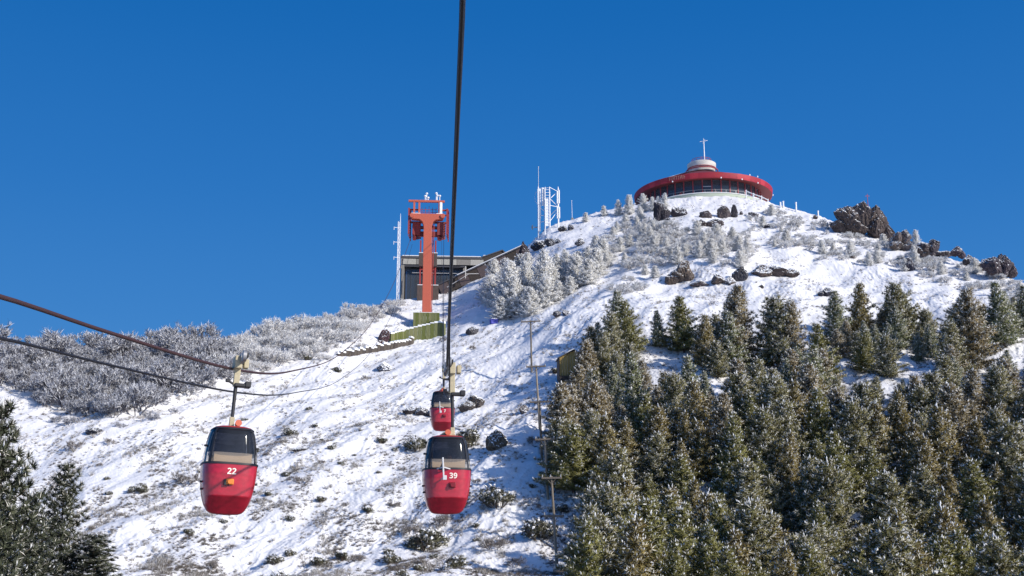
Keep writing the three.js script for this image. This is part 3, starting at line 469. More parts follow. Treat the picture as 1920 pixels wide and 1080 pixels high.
function makeCabin(label, pos, turn, roll, opt) {
  const t = thing('cable_car_cabin', label, 'cable car', pos, turn); t.rotation.z = roll;
  const P2 = Math.PI * 2;
  const body = part('body', [shell(0, belt, 0, P2, 0, 60, 144), shell(0.06, belt, 0, P2, 0.045, 20, 72)], M.cabinRed, t);
  part('belt', [shell(belt - 0.02, belt + 0.03, 0, P2, -0.014, 2, 144), shell(belt + 0.03, belt + 0.034, 0, P2, -0.008, 1, 144)], M.rubber, t);
  const roof = part('roof', [shell(topY, 2.27, 0, P2, 0, 16, 144)], M.cabinTop, t);
  part('ceiling', shell(topY - 0.02, 2.22, 0, P2, 0.05, 8, 72), M.lining, roof);
  part('window_frame', [shell(topY - 0.05, topY, 0, P2, -0.004, 3, 144), ...[45, 135, 225, 315].map((d) => shell(belt + 0.03, topY, (d - 4.5) * DEG, (d + 4.5) * DEG, -0.003, 20, 10))], M.rubber, t);
  for (const d of [90, 0, 180, 270]) { part('window', shell(midY, topY - 0.04, (d - 40.7) * DEG, (d + 40.7) * DEG, 0.012, 24, 48), d === 90 ? M.tintFront : M.tint, t); part('lower_window', shell(belt + 0.03, midY, (d - 40.7) * DEG, (d + 40.7) * DEG, 0.010, 10, 48), M.clear, t); }
  // inside: floor and two benches
  part('floor', new RoundedBoxGeometry(0.84, 0.05, 0.84, 2, 0.02).translate(0, 0.47, 0), M.lining, t);
  for (const s of [-1, 1]) part('bench', [box(0.9, 0.09, 0.32, 0, 0.93, s * 0.34, 0.03), box(0.84, 0.4, 0.06, 0, 0.7, s * 0.24, 0.02)], s > 0 ? M.lining : M.tan, t);
  part('seat_back', box(0.96, 0.86, 0.05, 0, 1.12, 0.54, 0.02), M.tan, t);
  part('seat_back', box(0.96, 0.86, 0.05, 0, 1.12, -0.54, 0.02), M.tan, t);
  // number on the front
  const tg = new TextGeometry(opt.number, { font, size: 0.155, depth: 0.012, curveSegments: 5 }); tg.computeBoundingBox(); const w = tg.boundingBox.max.x - tg.boundingBox.min.x;
  const fz = (y) => shellPoint(Math.PI / 2, y, 0).z;
  part('number', tg.translate(-w / 2 + opt.nx, 0, 0).rotateX(-Math.atan2(fz(0.98) - fz(1.13), 0.15) * -1).translate(0, 0.99, fz(1.0) - 0.003), M.number, body);
  // reflector below it
  const ry = 0.80, rz = fz(ry); part('reflector', [box(0.2, 0.15, 0.10, opt.nx - 0.02, ry, rz + 0.03, 0.03), rod(V(opt.nx - 0.02, ry, rz + 0.05), V(opt.nx - 0.02, ry, rz + 0.12), 0.07, 0.06, 14)], opt.orange ? M.lampOrange : M.lampRed, body);
  if (opt.orange) part('reflector_bracket', box(0.14, 0.16, 0.08, opt.nx - 0.1, ry - 0.02, rz + 0.025, 0.02), M.rubber, body);
  // roof mount with lamp
  const lx = opt.lampX ?? 0;
  part('roof_lamp', [rod(V(lx, 2.32, 0.12), V(lx, 2.34, 0.34), 0.07, 0.085, 16), box(0.06, 0.12, 0.08, lx, 2.26, 0.2)], M.lampTop, t);
  if (opt.bracket) { const sh = new THREE.Shape([[-0.30, 2.22], [0.32, 2.22], [0.12, 2.38], [-0.06, 2.38]].map((q) => new THREE.Vector2(...q))); part('roof_bracket', new THREE.ExtrudeGeometry(sh, { depth: 0.12, bevelEnabled: true, bevelSize: 0.01, bevelThickness: 0.01, bevelSegments: 1 }).translate(0, 0, 0.0), M.creamPaint, t); }
  // small side fittings: hinges and door handle
  for (const s of [-1, 1]) for (const y of [0.62, 0.8, 1.72]) { const p = shellPoint(s > 0 ? 0.12 : Math.PI - 0.12, y, 0); part('hinge', box(0.07, 0.05, 0.09, p.x + s * 0.02, y, p.z, 0.01), M.rubber, t); }
  if (opt.lever) {                                    // grey rack standing off the front
    const z = fz(1.1) + 0.22, x = -0.17;
    part('ski_rack', [bar(V(x, 0.96, z), V(x - 0.03, 1.56, z - 0.02), 0.045, 0.045, 0.01), bar(V(x - 0.17, 1.25, fz(1.25)), V(x, 1.28, z), 0.03, 0.03), bar(V(x, 1.28, z), V(x + 0.2, 1.25, fz(1.25)), 0.03, 0.03), box(0.11, 0.13, 0.05, x + 0.03, 0.99, z, 0.01), bar(V(x, 1.0, z), V(x - 0.05, 0.95, fz(0.95)), 0.03, 0.03)], M.galv, t);
    part('rack_plate', (() => { const sh = new THREE.Shape([[x - 0.14, 1.2], [x - 0.02, 1.2], [x - 0.02, 1.46]].map((q) => new THREE.Vector2(...q))); return new THREE.ExtrudeGeometry(sh, { depth: 0.02, bevelEnabled: false }).translate(0, 0, fz(1.3) + 0.1); })(), M.rubber, t);
  }
  // hanger and carriage
  const hx = opt.hx, H = opt.H, hb = opt.hBreak, lean = opt.lean ?? 0, hp = (y) => V(hx + lean * (y - 2.2), y, 0);
  const han = part('hanger', bar(hp(hb), hp(H), 0.16, 0.12, 0.02), M.creamPaint, t);
  part('hanger_foot', bar(hp(2.2), hp(2.52), 0.13, 0.1, 0.02), M.creamPaint, t);
  part('hanger_rod', rod(hp(2.5), hp(hb + 0.02), 0.045, 0.05, 10), M.rubber, han);
  const top = hp(H), ca = part('carriage', [box(0.2, 0.34, 0.5, top.x - 0.02, H + 0.03, 0, 0.03), box(0.13, 0.24, 0.26, top.x + 0.2, H + 0.02, 0, 0.03)], M.creamPaint, t);
  for (const z of [-0.62, -0.22, 0.22, 0.62]) part('wheel', new THREE.CylinderGeometry(0.15, 0.15, 0.09, 20).rotateZ(Math.PI / 2).translate(top.x + opt.wx, H + 0.13, z), M.steel, ca);
  part('wheel_frame', bar(V(top.x + opt.wx + 0.08, H + 0.14, -0.75), V(top.x + opt.wx + 0.08, H + 0.14, 0.75), 0.03, 0.12), M.rubber, ca);
  const gy = opt.grip, gp = hp(gy);
  part('grip', [box(0.34, 0.1, 0.22, gp.x + 0.12, gy, 0.02, 0.03), box(0.16, 0.16, 0.3, gp.x + 0.3, gy + 0.03, 0, 0.03), rod(V(gp.x - 0.02, gy, 0), V(gp.x - 0.22, gy + 0.1, 0.05), 0.03), box(0.12, 0.09, 0.12, gp.x - 0.22, gy + 0.1, 0.05, 0.02)], opt.gripMat ?? M.rubber, t);
  return t;
}
{
  const p22 = at(421, 966, 31), p39 = at(836, 965, 34), p7 = at(828.5, 809, 65);
  makeCabin('red cabin with white number 22 hanging alone from the rusty cable on the left', p22, faceCam(p22) + 0.13, -0.035, { number: '22', nx: -0.02, orange: true, hx: -0.04, lampX: 0.1, H: 3.92, hBreak: 3.32, grip: 3.36, lean: 0.02, wx: 0.06 });
  makeCabin('red cabin with white number 39 and grey rack under the thick black cable', p39, faceCam(p39) + 0.1, 0.0, { number: '39', nx: 0.12, lever: true, bracket: true, hx: 0.17, H: 4.22, hBreak: 3.48, grip: 3.5, lean: -0.02, wx: -0.14 });
  makeCabin('smaller red cabin numbered 7 hanging higher up directly behind cabin 39', p7, faceCam(p7) + 0.06, 0.0, { number: '7', nx: 0.1, lever: true, bracket: true, hx: 0.08, H: 3.55, hBreak: 2.9, grip: 2.95, lean: 0, wx: -0.03 });
  const seat = V(0.08, 0.50, -0.33).applyAxisAngle(UP, faceCam(p39) + 0.1).add(p39);
  person('person in dark coat sitting inside cabin 39 behind its front window', seat, faceCam(p39) - 0.1, { coat: [0.03, 0.03, 0.04], trousers: [0.04, 0.04, 0.06], hair: [0.04, 0.025, 0.02], seated: true });
  const T = globalThis.terrace, place = (deg, r, y) => V(Math.sin(deg * DEG) * r, y, Math.cos(deg * DEG) * r).applyAxisAngle(UP, T.t.rotation.y).add(V(T.t.position.x, 0, T.t.position.z));
  person('person in dark jacket leaning on the terrace wall in front of the pale blinds', place(10.5, T.rp - 0.62, T.yp - 0.85), T.t.rotation.y + 0.5, { coat: [0.03, 0.03, 0.045], trousers: [0.03, 0.03, 0.05], hair: [0.03, 0.025, 0.02], lean: 0.25 });
  person('person in red and dark clothes at the left end of the terrace wall', place(-19.5, T.rp - 0.62, T.yp - 0.95), T.t.rotation.y - 0.3, { coat: [0.33, 0.03, 0.04], trousers: [0.03, 0.03, 0.06], hair: [0.03, 0.02, 0.03], lean: 0.15 });
  person('person in dark blue clothes beside the person in red on the terrace', place(-17.6, T.rp - 0.62, T.yp - 1.0), T.t.rotation.y + 0.1, { coat: [0.025, 0.025, 0.07], trousers: [0.02, 0.02, 0.04], hair: [0.02, 0.02, 0.03], lean: 0.2 });
}

// ------------------------------------------------------------------ power poles, hut, posts
{
  const PL = [[995, 601, 997, 697, 'highest power pole, dark, standing apart in the open snow above the others'], [1005, 685, 1013, 806, 'pale power pole level with the yellow hut'], [1011.5, 751, 1017, 872, 'dark power pole crossing in front of the foot of a pale one'], [1021.5, 821, 1028, 937, 'pale power pole beside the lowest branches of the left pine group'], [1034, 893, 1043, 1032, 'brown power pole standing on the snow bank below the left pine group'], [1038, 964, 1046.5, 1110, 'pale leaning power pole reaching the bottom edge of the picture'], [1056, 1067, 1062, 1190, 'power pole of which only the crossarm shows at the bottom edge']];
  const cols = [0.26, 0.46, 0.24, 0.5, 0.30, 0.48, 0.3];
  PL.forEach(([tx, ty, bx, by, label], i) => {
    const b = by < 1075 ? hit(bx, by) : (() => { const d = [0, 0, 0, 0, 0, 96, 90][i], q = at(bx, by, d); return V(q.x, height(q.x, q.z), q.z); })(), d = Math.hypot(b.x, b.z), top = at(tx, ty, d + 0.4).sub(b), t = thing('power_pole', label, 'power pole', b, 0, 'power poles climbing the slope'), k = ppm(b);
    const wood = mat(cols[i] * 1.1, cols[i] * 0.92, cols[i] * 0.8, 0.85, 0, { map: streak });
    part('pole', rod(V(0, -0.8, 0), top, 0.15, 0.1, 10), wood, t);
    const h = 19 / k, y = top.clone().add(V(0, -0.16, 0.13)), ax = V(Math.cos(0.25), 0, Math.sin(0.25));
    part('crossarm', bar(y.clone().addScaledVector(ax, -h), y.clone().addScaledVector(ax, h), 0.14, 0.17, 0.02), M.pole, t);
    for (const s of [-0.92, -0.1, 0.92]) part('insulator', rod(y.clone().addScaledVector(ax, h * s), y.clone().addScaledVector(ax, h * s).add(V(0, 0.3, 0)), 0.06, 0.05, 8), M.steel, t);
    part('brace', [bar(y.clone().addScaledVector(ax, -h * 0.5), top.clone().add(V(0, -0.7, 0.1)), 0.05, 0.05), bar(y.clone().addScaledVector(ax, h * 0.5), top.clone().add(V(0, -0.7, 0.1)), 0.05, 0.05)], M.pole, t);
  });
  const hb = hit(1062, 713), k = ppm(hb), X = (px) => (px - 1062) / k, Y = (py) => (713 - py) / k, hut = thing('hut', 'small yellow gabled hut half hidden behind the left pines', 'hut', hb, faceCam(hb) + 0.12);
  const n = 9, w = (X(1092) - X(1047)) / n, peak = 1074;
  for (let i = 0; i < n; i++) { const x = X(1047) + w * (i + 0.5), pe = X(peak), top = Y(660) - Math.abs(x - pe) * 0.46; part('plank', box(w * 0.96, top + 1.2, 0.08, x, top / 2 - 0.6, 1.3, 0.015), i % 3 ? M.yellowWall : (M.yw2 ??= mat(0.58, 0.39, 0.14, 0.85, 0, { map: streak })), hut); }
  part('side_wall', [box(0.1, Y(673) + 1.2, 2.6, X(1047), Y(673) / 2 - 0.6, 0), box(0.1, Y(673) + 1.2, 2.6, X(1092), Y(673) / 2 - 0.6, 0)], M.darkWood, hut);
  part('roof', [bar(V(X(1044), Y(674), 0), V(X(peak), Y(658), 0), 3.3, 0.1), bar(V(X(peak), Y(658), 0), V(X(1096), Y(671), 0), 3.3, 0.1)], M.roofDark, hut);
  part('roof_snow', [bar(V(X(1046), Y(673), -0.2), V(X(peak), Y(656), -0.2), 2.7, 0.12), bar(V(X(peak), Y(656), -0.2), V(X(1094), Y(670), -0.2), 2.7, 0.12)], M.snowCap, hut);
  part('porch', box(2.2, 0.5, 1, X(1062), -0.05, 1.9, 0.04), M.darkWood, hut);
  const bb = hit(926, 604), bt = thing('blue_crate', 'small blue crate lying in the snow below the frosted trees', 'crate', bb, 0.3); part('shell', box(1.2, 0.7, 0.9, 0, 0.0, 0, 0.08), M.blue, bt); part('lid', box(1.26, 0.12, 0.96, 0, 0.4, 0, 0.05), mat(0.09, 0.1, 0.5, 0.5), bt); part('snow_cap', box(1.0, 0.14, 0.8, 0, 0.5, 0, 0.06), M.snowCap, bt);
  const PS = [[1493, 396, 380, 'thick snowy post on the right shoulder of the summit'], [1534, 405, 396, 'short snowy post farthest right before the rocky crag'], [1469, 390, 378, 'snowy double post at the right foot of the round building']];
  for (const [px, py, ty, label] of PS) { const b = hit(px, py), d = Math.hypot(b.x, b.z), h = at(px, ty, d).y - b.y, t = thing('snowy_post', label, 'post', b); part('shaft', rod(V(0, -0.6, 0), V(0.03, h, 0), 0.17, 0.14, 8), M.ice, t); part('snow_cap', new THREE.SphereGeometry(0.2, 8, 6).scale(1, 0.7, 1).translate(0.03, h, 0), M.snowCap, t); if (px === 1469) part('shaft', rod(V(-0.6, -0.6, 0.1), V(-0.6, h * 0.9, 0.1), 0.2, 0.16, 8), M.ice, t); }
  // fence along the right of the terrace
  const f0 = hit(1400, 369), ft = thing('terrace_fence', 'white snow covered fence running down right of the terrace', 'fence', f0), pt = (px, py, d) => at(px, py, d).sub(f0), FP = [[1399, 356, 378, 236.5], [1413, 362, 378, 236], [1428, 367, 379, 236], [1440, 373, 382, 236]];
  FP.forEach(([px, t0, b0, d]) => part('fence_post', rod(pt(px, b0, d), pt(px, t0, d), 0.12, 0.1, 8), M.ice, ft));
  for (let i = 0; i < 3; i++) part('fence_rail', [rod(pt(FP[i][0], FP[i][1] + 2, FP[i][3]), pt(FP[i + 1][0], FP[i + 1][1] + 2, FP[i + 1][3]), 0.09), rod(pt(FP[i][0], FP[i][1] + 9, FP[i][3]), pt(FP[i + 1][0], FP[i + 1][1] + 7, FP[i + 1][3]), 0.06)], M.ice, ft);
}
// ------------------------------------------------------------------ rocks
M.rockA = new THREE.MeshStandardMaterial({ vertexColors: true, roughness: 0.95 });
function lump(seed, w, h, d, cx, cy, cz, detail = 4) {          // a craggy block, cut by planes and roughened
  const r = rng(seed), g = new THREE.IcosahedronGeometry(1, detail * 4), p = g.attributes.position, cuts = [];
  for (let i = 0; i < 22; i++) { const n = V(r() * 2 - 1, (r() * 2 - 1) * 0.8, r() * 2 - 1).normalize(); cuts.push([n, 0.52 + r() * 0.34]); }
  const v = V(), ox = r() * 50;
  for (let i = 0; i < p.count; i++) {
    v.fromBufferAttribute(p, i);
    for (const [n, c] of cuts) { const e = v.dot(n) - c; if (e > 0) v.addScaledVector(n, -e * 0.93); }
    const k = 0.10 * (1 - 2 * Math.abs(N3(v.x * 2.2 + ox, v.y * 1.5, v.z * 2.2))) + 0.07 * (1 - 2 * Math.abs(N3(v.x * 5 + v.y * 1.2, v.y * 0.9 + ox, v.z * 5))) + 0.035 * N3(v.x * 6 + ox, v.y * 3.5, v.z * 6) + 0.025 * N3(v.x * 15, v.y * 9 + ox, v.z * 15);
    v.multiplyScalar(1 + k); p.setXYZ(i, v.x * w / 2 + cx, v.y * h / 2 + cy, v.z * d / 2 + cz);
  }
  g.computeVertexNormals(); return g;
}
function rock(name, label, base, turn, lumps, snowy, tint = [0.155, 0.115, 0.095], group) {
  const t = thing(name, label, 'rock', base, turn, group), rp = [], rc = [], sp = [], a = V(), b = V(), c = V(), n = V(), e = V();
  for (const L of lumps) {
    const p = lump(...L).attributes.position;
    for (let i = 0; i < p.count; i += 3) {
      a.fromBufferAttribute(p, i); b.fromBufferAttribute(p, i + 1); c.fromBufferAttribute(p, i + 2); n.subVectors(b, a).cross(e.subVectors(c, a)).normalize();
      const up = n.y + 0.16 * N3(a.x * 0.9, a.y * 0.9, a.z * 0.9) + 0.1 * N3(a.x * 3, a.y * 3, a.z * 3);
      if (up > 0.88 - snowy) { for (const q of [a, b, c]) sp.push(q.x, q.y + 0.05, q.z); }
      for (const q of [a, b, c]) { rp.push(q.x, q.y, q.z); const k = 0.75 + 0.3 * N3(q.x * 0.7 + 9, q.y * 0.7, q.z * 0.7) + 0.25 * N3(q.x * 2.5, q.y * 5, q.z * 2.5), o = 0.5 + 0.5 * N3(q.x * 0.4, q.y * 0.5 + 30, q.z * 0.4), kk = Math.max(0.25, k); rc.push(0.68 * tint[0] * kk * (1 + 0.1 * o), 0.76 * tint[1] * kk, 0.92 * tint[2] * kk * (1.1 - 0.2 * o)); }
    }
  }
  const mk = (P, cc) => { const g = new THREE.BufferGeometry(); g.setAttribute('position', new THREE.BufferAttribute(new Float32Array(P), 3)); if (cc) g.setAttribute('color', new THREE.BufferAttribute(new Float32Array(cc), 3)); g.computeVertexNormals(); return g; };
  const m = new THREE.Mesh(mk(rp, rc), M.rockA); m.name = 'stone'; t.add(m);
  if (sp.length) { const s = new THREE.Mesh(mk(sp), M.snowCap); s.name = 'snow_cap'; t.add(s); }
  return t;
}
{
  // [px centre, py of the foot, width px, height px, label, snow, lumps (dx, dy, w, h as shares), tint]
  const R = [
    [1240, 413, 34, 32, 'dark upright boulder below the left end of the terrace', 0.35, [[-0.05, 0.4, 0.8, 1.3], [0.25, 0.2, 0.6, 0.7]], [0.085, 0.07, 0.07]],
    [1270, 406, 34, 20, 'dark flat rock just right of the upright boulder below the terrace', 0.4, 0, [0.10, 0.08, 0.08]],
    [1253, 421, 16, 13, 'small dark rock under the upright boulder', 0.4, 0, [0.09, 0.075, 0.075]],
    [1325, 408, 26, 16, 'brown rock below the middle of the terrace', 0.4, 0],
    [1330, 424, 52, 16, 'long low snow topped rock, lower of the rocks under the terrace', 0.6, [[-0.3, 0.1, 0.5, 0.7], [0.2, 0.2, 0.7, 0.9]]],
    [1358, 408, 30, 20, 'brown rock with snow beside it below the pale blinds', 0.4, 0],
    [1377, 407, 18, 22, 'pointed dark rock touching the brown rock below the pale blinds', 0.35, 0, [0.10, 0.085, 0.08]],
    [1412, 406, 22, 8, 'thin flat rock below the terrace fence', 0.5, 0],
    [1438, 427, 22, 8, 'thin dark ledge right of the rocks below the terrace', 0.5, 0, [0.1, 0.08, 0.08]],
    [1390, 402, 9, 6, 'tiny dark rock below the right posts of the terrace', 0.3, 0],
    [1529, 410, 12, 8, 'small brown rock near the short post', 0.4, 0],
    [1275, 530, 58, 40, 'big brown rock outcrop alone in the middle of the snow', 0.32, [[-0.25, -0.05, 0.5, 0.55], [0.12, 0.35, 0.75, 0.85], [-0.02, 0.1, 0.6, 0.6]], [0.20, 0.145, 0.10]],
    [1312, 536, 44, 9, 'flat broken slabs at the foot of the big brown outcrop', 0.7, 0],
    [1355, 532, 44, 22, 'snow topped brown rock right of the big outcrop', 0.6, [[-0.2, 0.1, 0.7, 0.8], [0.3, -0.1, 0.6, 0.8]], [0.18, 0.13, 0.095]],
    [1387, 525, 34, 26, 'dark rock under a frosted bush between two brown rocks', 0.4, 0, [0.09, 0.08, 0.075]],
    [1452, 517, 84, 24, 'long brown rock ledge with snow on its left end', 0.5, [[-0.3, 0.05, 0.5, 0.9], [0.05, 0.2, 0.5, 0.8], [0.35, 0, 0.4, 0.55]], [0.17, 0.12, 0.09]],
    [1012, 466, 34, 26, 'dark snowy rock bluff directly under the left leg of the radio tower', 0.5, [[-0.1, -0.1, 0.9, 0.8], [0.25, 0.1, 0.7, 0.7]], [0.07, 0.068, 0.075]],
    [1038, 458, 34, 22, 'dark snowy rock under the ladder of the radio tower', 0.55, [[-0.2, -0.1, 0.7, 0.8], [0.25, 0, 0.6, 0.6]], [0.07, 0.068, 0.075]],
    [1062, 432, 30, 14, 'dark rocks in the snow right of the radio tower', 0.5, [[-0.3, 0, 0.6, 0.8], [0.3, 0.1, 0.5, 1]], [0.085, 0.075, 0.075]],
    [1088, 459, 24, 11, 'small dark rock in the snow below the radio tower', 0.5, 0, [0.09, 0.08, 0.08]],
    [984, 500, 34, 40, 'dark pointed rock at the upper end of the covered gallery', 0.25, [[0, 0.3, 0.9, 1.2], [0.25, 0.0, 0.5, 0.7]], [0.085, 0.06, 0.06]],
    [1568, 477, 16, 9, 'small dark rock in the snow left below the crag', 0.5, 0, [0.1, 0.08, 0.08]], [1595, 483, 22, 10, 'small brown rock below the big crag', 0.5, 0],
    [1705, 507, 28, 22, 'dark rock lump in the frosted scrub below the ridge crag', 0.4, 0, [0.08, 0.07, 0.075]],
    [1688, 494, 16, 14, 'small dark rock above the lump below the ridge crag', 0.4, 0, [0.08, 0.07, 0.075]],
    [1746, 511, 16, 6, 'thin dark ledge right of the rock lump in the scrub', 0.4, 0],
    [1548, 556, 30, 16, 'dark rock at the top left corner of the upper pines', 0.45, [[-0.3, 0, 0.5, 0.6], [0.2, 0.3, 0.7, 0.9]], [0.085, 0.075, 0.08]],
    [1428, 540, 12, 7, 'small rock in the open snow above the pines', 0.4, 0],
    [717, 642, 27, 24, 'reddish rock block at the left end of the green wall', 0.3, [[0.05, 0.2, 0.9, 1.1], [0.0, -0.3, 0.9, 0.6]], [0.17, 0.085, 0.075]],
    [884, 626, 28, 15, 'grey brown flat rock right of the green wall', 0.3, 0, [0.17, 0.145, 0.12]],
    [1053, 592, 34, 15, 'dark broken rock ledge right of the frosted trees', 0.4, [[-0.25, 0, 0.5, 0.8], [0.25, 0.1, 0.5, 0.8]], [0.1, 0.085, 0.085]],
    [885, 768, 50, 34, 'brown slanting rock ridge right of the smaller cabin', 0.42, [[-0.2, -0.1, 0.7, 0.6], [0.2, 0.25, 0.7, 0.6]], [0.15, 0.115, 0.085]],
    [790, 777, 66, 20, 'dark broken rocks left of the smaller cabin', 0.5, [[-0.35, 0.1, 0.45, 0.7], [0, 0.0, 0.5, 0.7], [0.35, -0.2, 0.5, 0.7]], [0.11, 0.085, 0.075]],
    [928, 842, 44, 32, 'rounded mossy boulder in the snow right of cabin 39', 0.35, 0, [0.18, 0.14, 0.085]],
    [982, 775, 22, 14, 'pale slanting rock left of the power poles', 0.5, 0, [0.26, 0.21, 0.17]],
    [720, 693, 34, 14, 'snow topped grey rock below the low stone wall', 0.8, 0, [0.2, 0.18, 0.17]],
    [562, 847, 34, 8, 'thin dark ledge in the snow right of cabin 22', 0.5, 0, [0.13, 0.1, 0.08]],
    [176, 812, 38, 8, 'dark flat rock in the shaded snow at the left', 0.4, 0, [0.08, 0.075, 0.08]],
  ];
  R.forEach(([px, py, w, h, label, snowy, ls, tint], i) => {
    const b = hit(px, py), k = ppm(b), W = w / k, H = h / k, r = rng(100 + i);
    const L = ls ? ls.map(([dx, dy, a, c], j) => [i * 9 + j + 3, W * a, H * c * 1.25, W * a * (0.8 + r() * 0.3), dx * W, dy * H + H * 0.2, r() * 0.4 - 0.2]) : [[i * 9 + 3, W * 1.02, H * 1.5, W * 0.8, 0, H * 0.3, 0]];
    rock('rock', label, b, 0, L, snowy, tint);
  });
  const crag = (px, py, parts, label, snowy, seed, tint) => { const b = at(px, py, 0.985 * Math.hypot(hit(px, py + 8).x, hit(px, py + 8).z)), k = ppm(b); rock('rock_crag', label, b, 0, parts.map(([x, y, w, h], j) => [seed + j, w / k, h / k, Math.min(w, h * 1.6) / k * 0.9, (x - px) / k, (py - y) / k, -0.3 * (j % 3)]), snowy, tint); };
  crag(1620, 430, [[1594, 410, 58, 48], [1576, 421, 38, 30], [1614, 402, 58, 60], [1640, 408, 44, 50], [1645, 427, 50, 46], [1662, 436, 36, 34], [1600, 424, 64, 34], [1672, 446, 26, 22]], 'great brown rocky crag on the skyline right of the summit building', 0.27, 700, [0.15, 0.11, 0.085]);
  crag(1695, 455, [[1684, 446, 26, 26], [1697, 444, 26, 32], [1702, 460, 36, 24], [1680, 458, 26, 18], [1714, 466, 26, 16]], 'pale brown ridge rocks right of the great crag', 0.36, 720, [0.21, 0.16, 0.125]);
  crag(1745, 470, [[1733, 464, 34, 24], [1752, 462, 28, 26], [1748, 474, 46, 18], [1722, 468, 26, 16], [1772, 476, 34, 14]], 'dark ridge rocks midway down the right skyline', 0.38, 740, [0.13, 0.1, 0.09]);
  crag(1797, 474, [[1792, 472, 22, 18], [1803, 477, 18, 16]], 'small square rock on the skyline between ridge rocks', 0.36, 760, [0.14, 0.1, 0.1]);
  crag(1822, 492, [[1818, 488, 28, 20], [1832, 495, 22, 14], [1846, 502, 26, 14]], 'low jagged rocks left of the last block on the right skyline', 0.42, 780, [0.14, 0.11, 0.1]);
  crag(1874, 505, [[1862, 498, 46, 36], [1884, 497, 40, 38], [1898, 508, 22, 22]], 'blocky dark crag at the far right of the skyline', 0.26, 800, [0.12, 0.09, 0.085]);
  const cb = at(1627, 378, 217), cr = thing('summit_cross', 'tiny reddish pole standing on top of the great crag', 'pole', cb); part('pole', rod(V(0, -1.2, 0), V(0, 1.5, 0), 0.06, 0.05, 6), M.frameRed, cr); part('crosspiece', bar(V(-0.4, 1.1, 0), V(0.4, 1.1, 0), 0.08, 0.08), M.frameRed, cr);
}

// ------------------------------------------------------------------ plant shapes
class Tris {
  constructor() { this.p = []; this.c = []; this.n = null; }
  tri(a, b, c, k) { this.p.push(a.x, a.y, a.z, b.x, b.y, b.z, c.x, c.y, c.z); for (let i = 0; i < 3; i++) this.c.push(k[0], k[1], k[2]); }
  leaf(a, b, c, k, out) {                               // a needle whose shading follows the crown's outside
    this.n ??= []; const g = b.clone().sub(a).cross(c.clone().sub(a)).normalize(); if (g.dot(out) < 0) { g.negate(); [b, c] = [c, b]; }
    const m = g.lerp(out, 0.62).normalize(); this.tri(a, b, c, k); for (let i = 0; i < 3; i++) this.n.push(m.x, m.y, m.z);
  }
  build() { const g = new THREE.BufferGeometry(); g.setAttribute('position', new THREE.BufferAttribute(new Float32Array(this.p), 3)); g.setAttribute('color', new THREE.BufferAttribute(new Float32Array(this.c), 3)); if (this.n) g.setAttribute('normal', new THREE.BufferAttribute(new Float32Array(this.n), 3)); else g.computeVertexNormals(); return g; }
}
const RAND = (r) => V(r() * 2 - 1, r() * 2 - 1, r() * 2 - 1).normalize();
function blade(T, p, d, len, w, k, r, out) { const s = RAND(r).cross(d).normalize().multiplyScalar(w / 2); if (out) T.leaf(p.clone().add(s), p.clone().sub(s), p.clone().addScaledVector(d, len), k, out); else T.tri(p.clone().add(s), p.clone().sub(s), p.clone().addScaledVector(d, len), k); }
function stick(T, a, b, r0, r1, k) {
  const d = b.clone().sub(a).normalize(), s = (Math.abs(d.y) > 0.9 ? V(1, 0, 0) : V(0, 1, 0)).cross(d).normalize(), u = new THREE.Vector3().crossVectors(d, s), A = [], B = [];
  for (let i = 0; i < 3; i++) { const c = Math.cos(i * 2.0944), n = Math.sin(i * 2.0944), o = s.clone().multiplyScalar(c).addScaledVector(u, n); A.push(a.clone().addScaledVector(o, r0)); B.push(b.clone().addScaledVector(o, r1)); }
  for (let i = 0; i < 3; i++) { const j = (i + 1) % 3; T.tri(A[i], A[j], B[i], k); T.tri(B[i], A[j], B[j], k); }
}
function clot(T, p, d, len, w, k, r) {                // a spindle of snow lying along a twig
  const s = RAND(r).cross(d).normalize(), u = new THREE.Vector3().crossVectors(d, s), m = p.clone().addScaledVector(d, len * 0.45), e = p.clone().addScaledVector(d, len), R = [];
  for (let i = 0; i < 4; i++) R.push(m.clone().addScaledVector(s, Math.cos(i * 1.5708) * w * (0.8 + r() * 0.4)).addScaledVector(u, Math.sin(i * 1.5708) * w * (0.8 + r() * 0.4)));
  for (let i = 0; i < 4; i++) { const j = (i + 1) % 4; T.tri(p, R[i], R[j], k); T.tri(e, R[j], R[i], k); }
}
M.leaf = new THREE.MeshStandardMaterial({ vertexColors: true, roughness: 0.8, side: THREE.DoubleSide });
M.bark = mat(0.085, 0.06, 0.045, 0.9);
M.frost = new THREE.MeshStandardMaterial({ vertexColors: true, roughness: 0.85, side: THREE.DoubleSide });
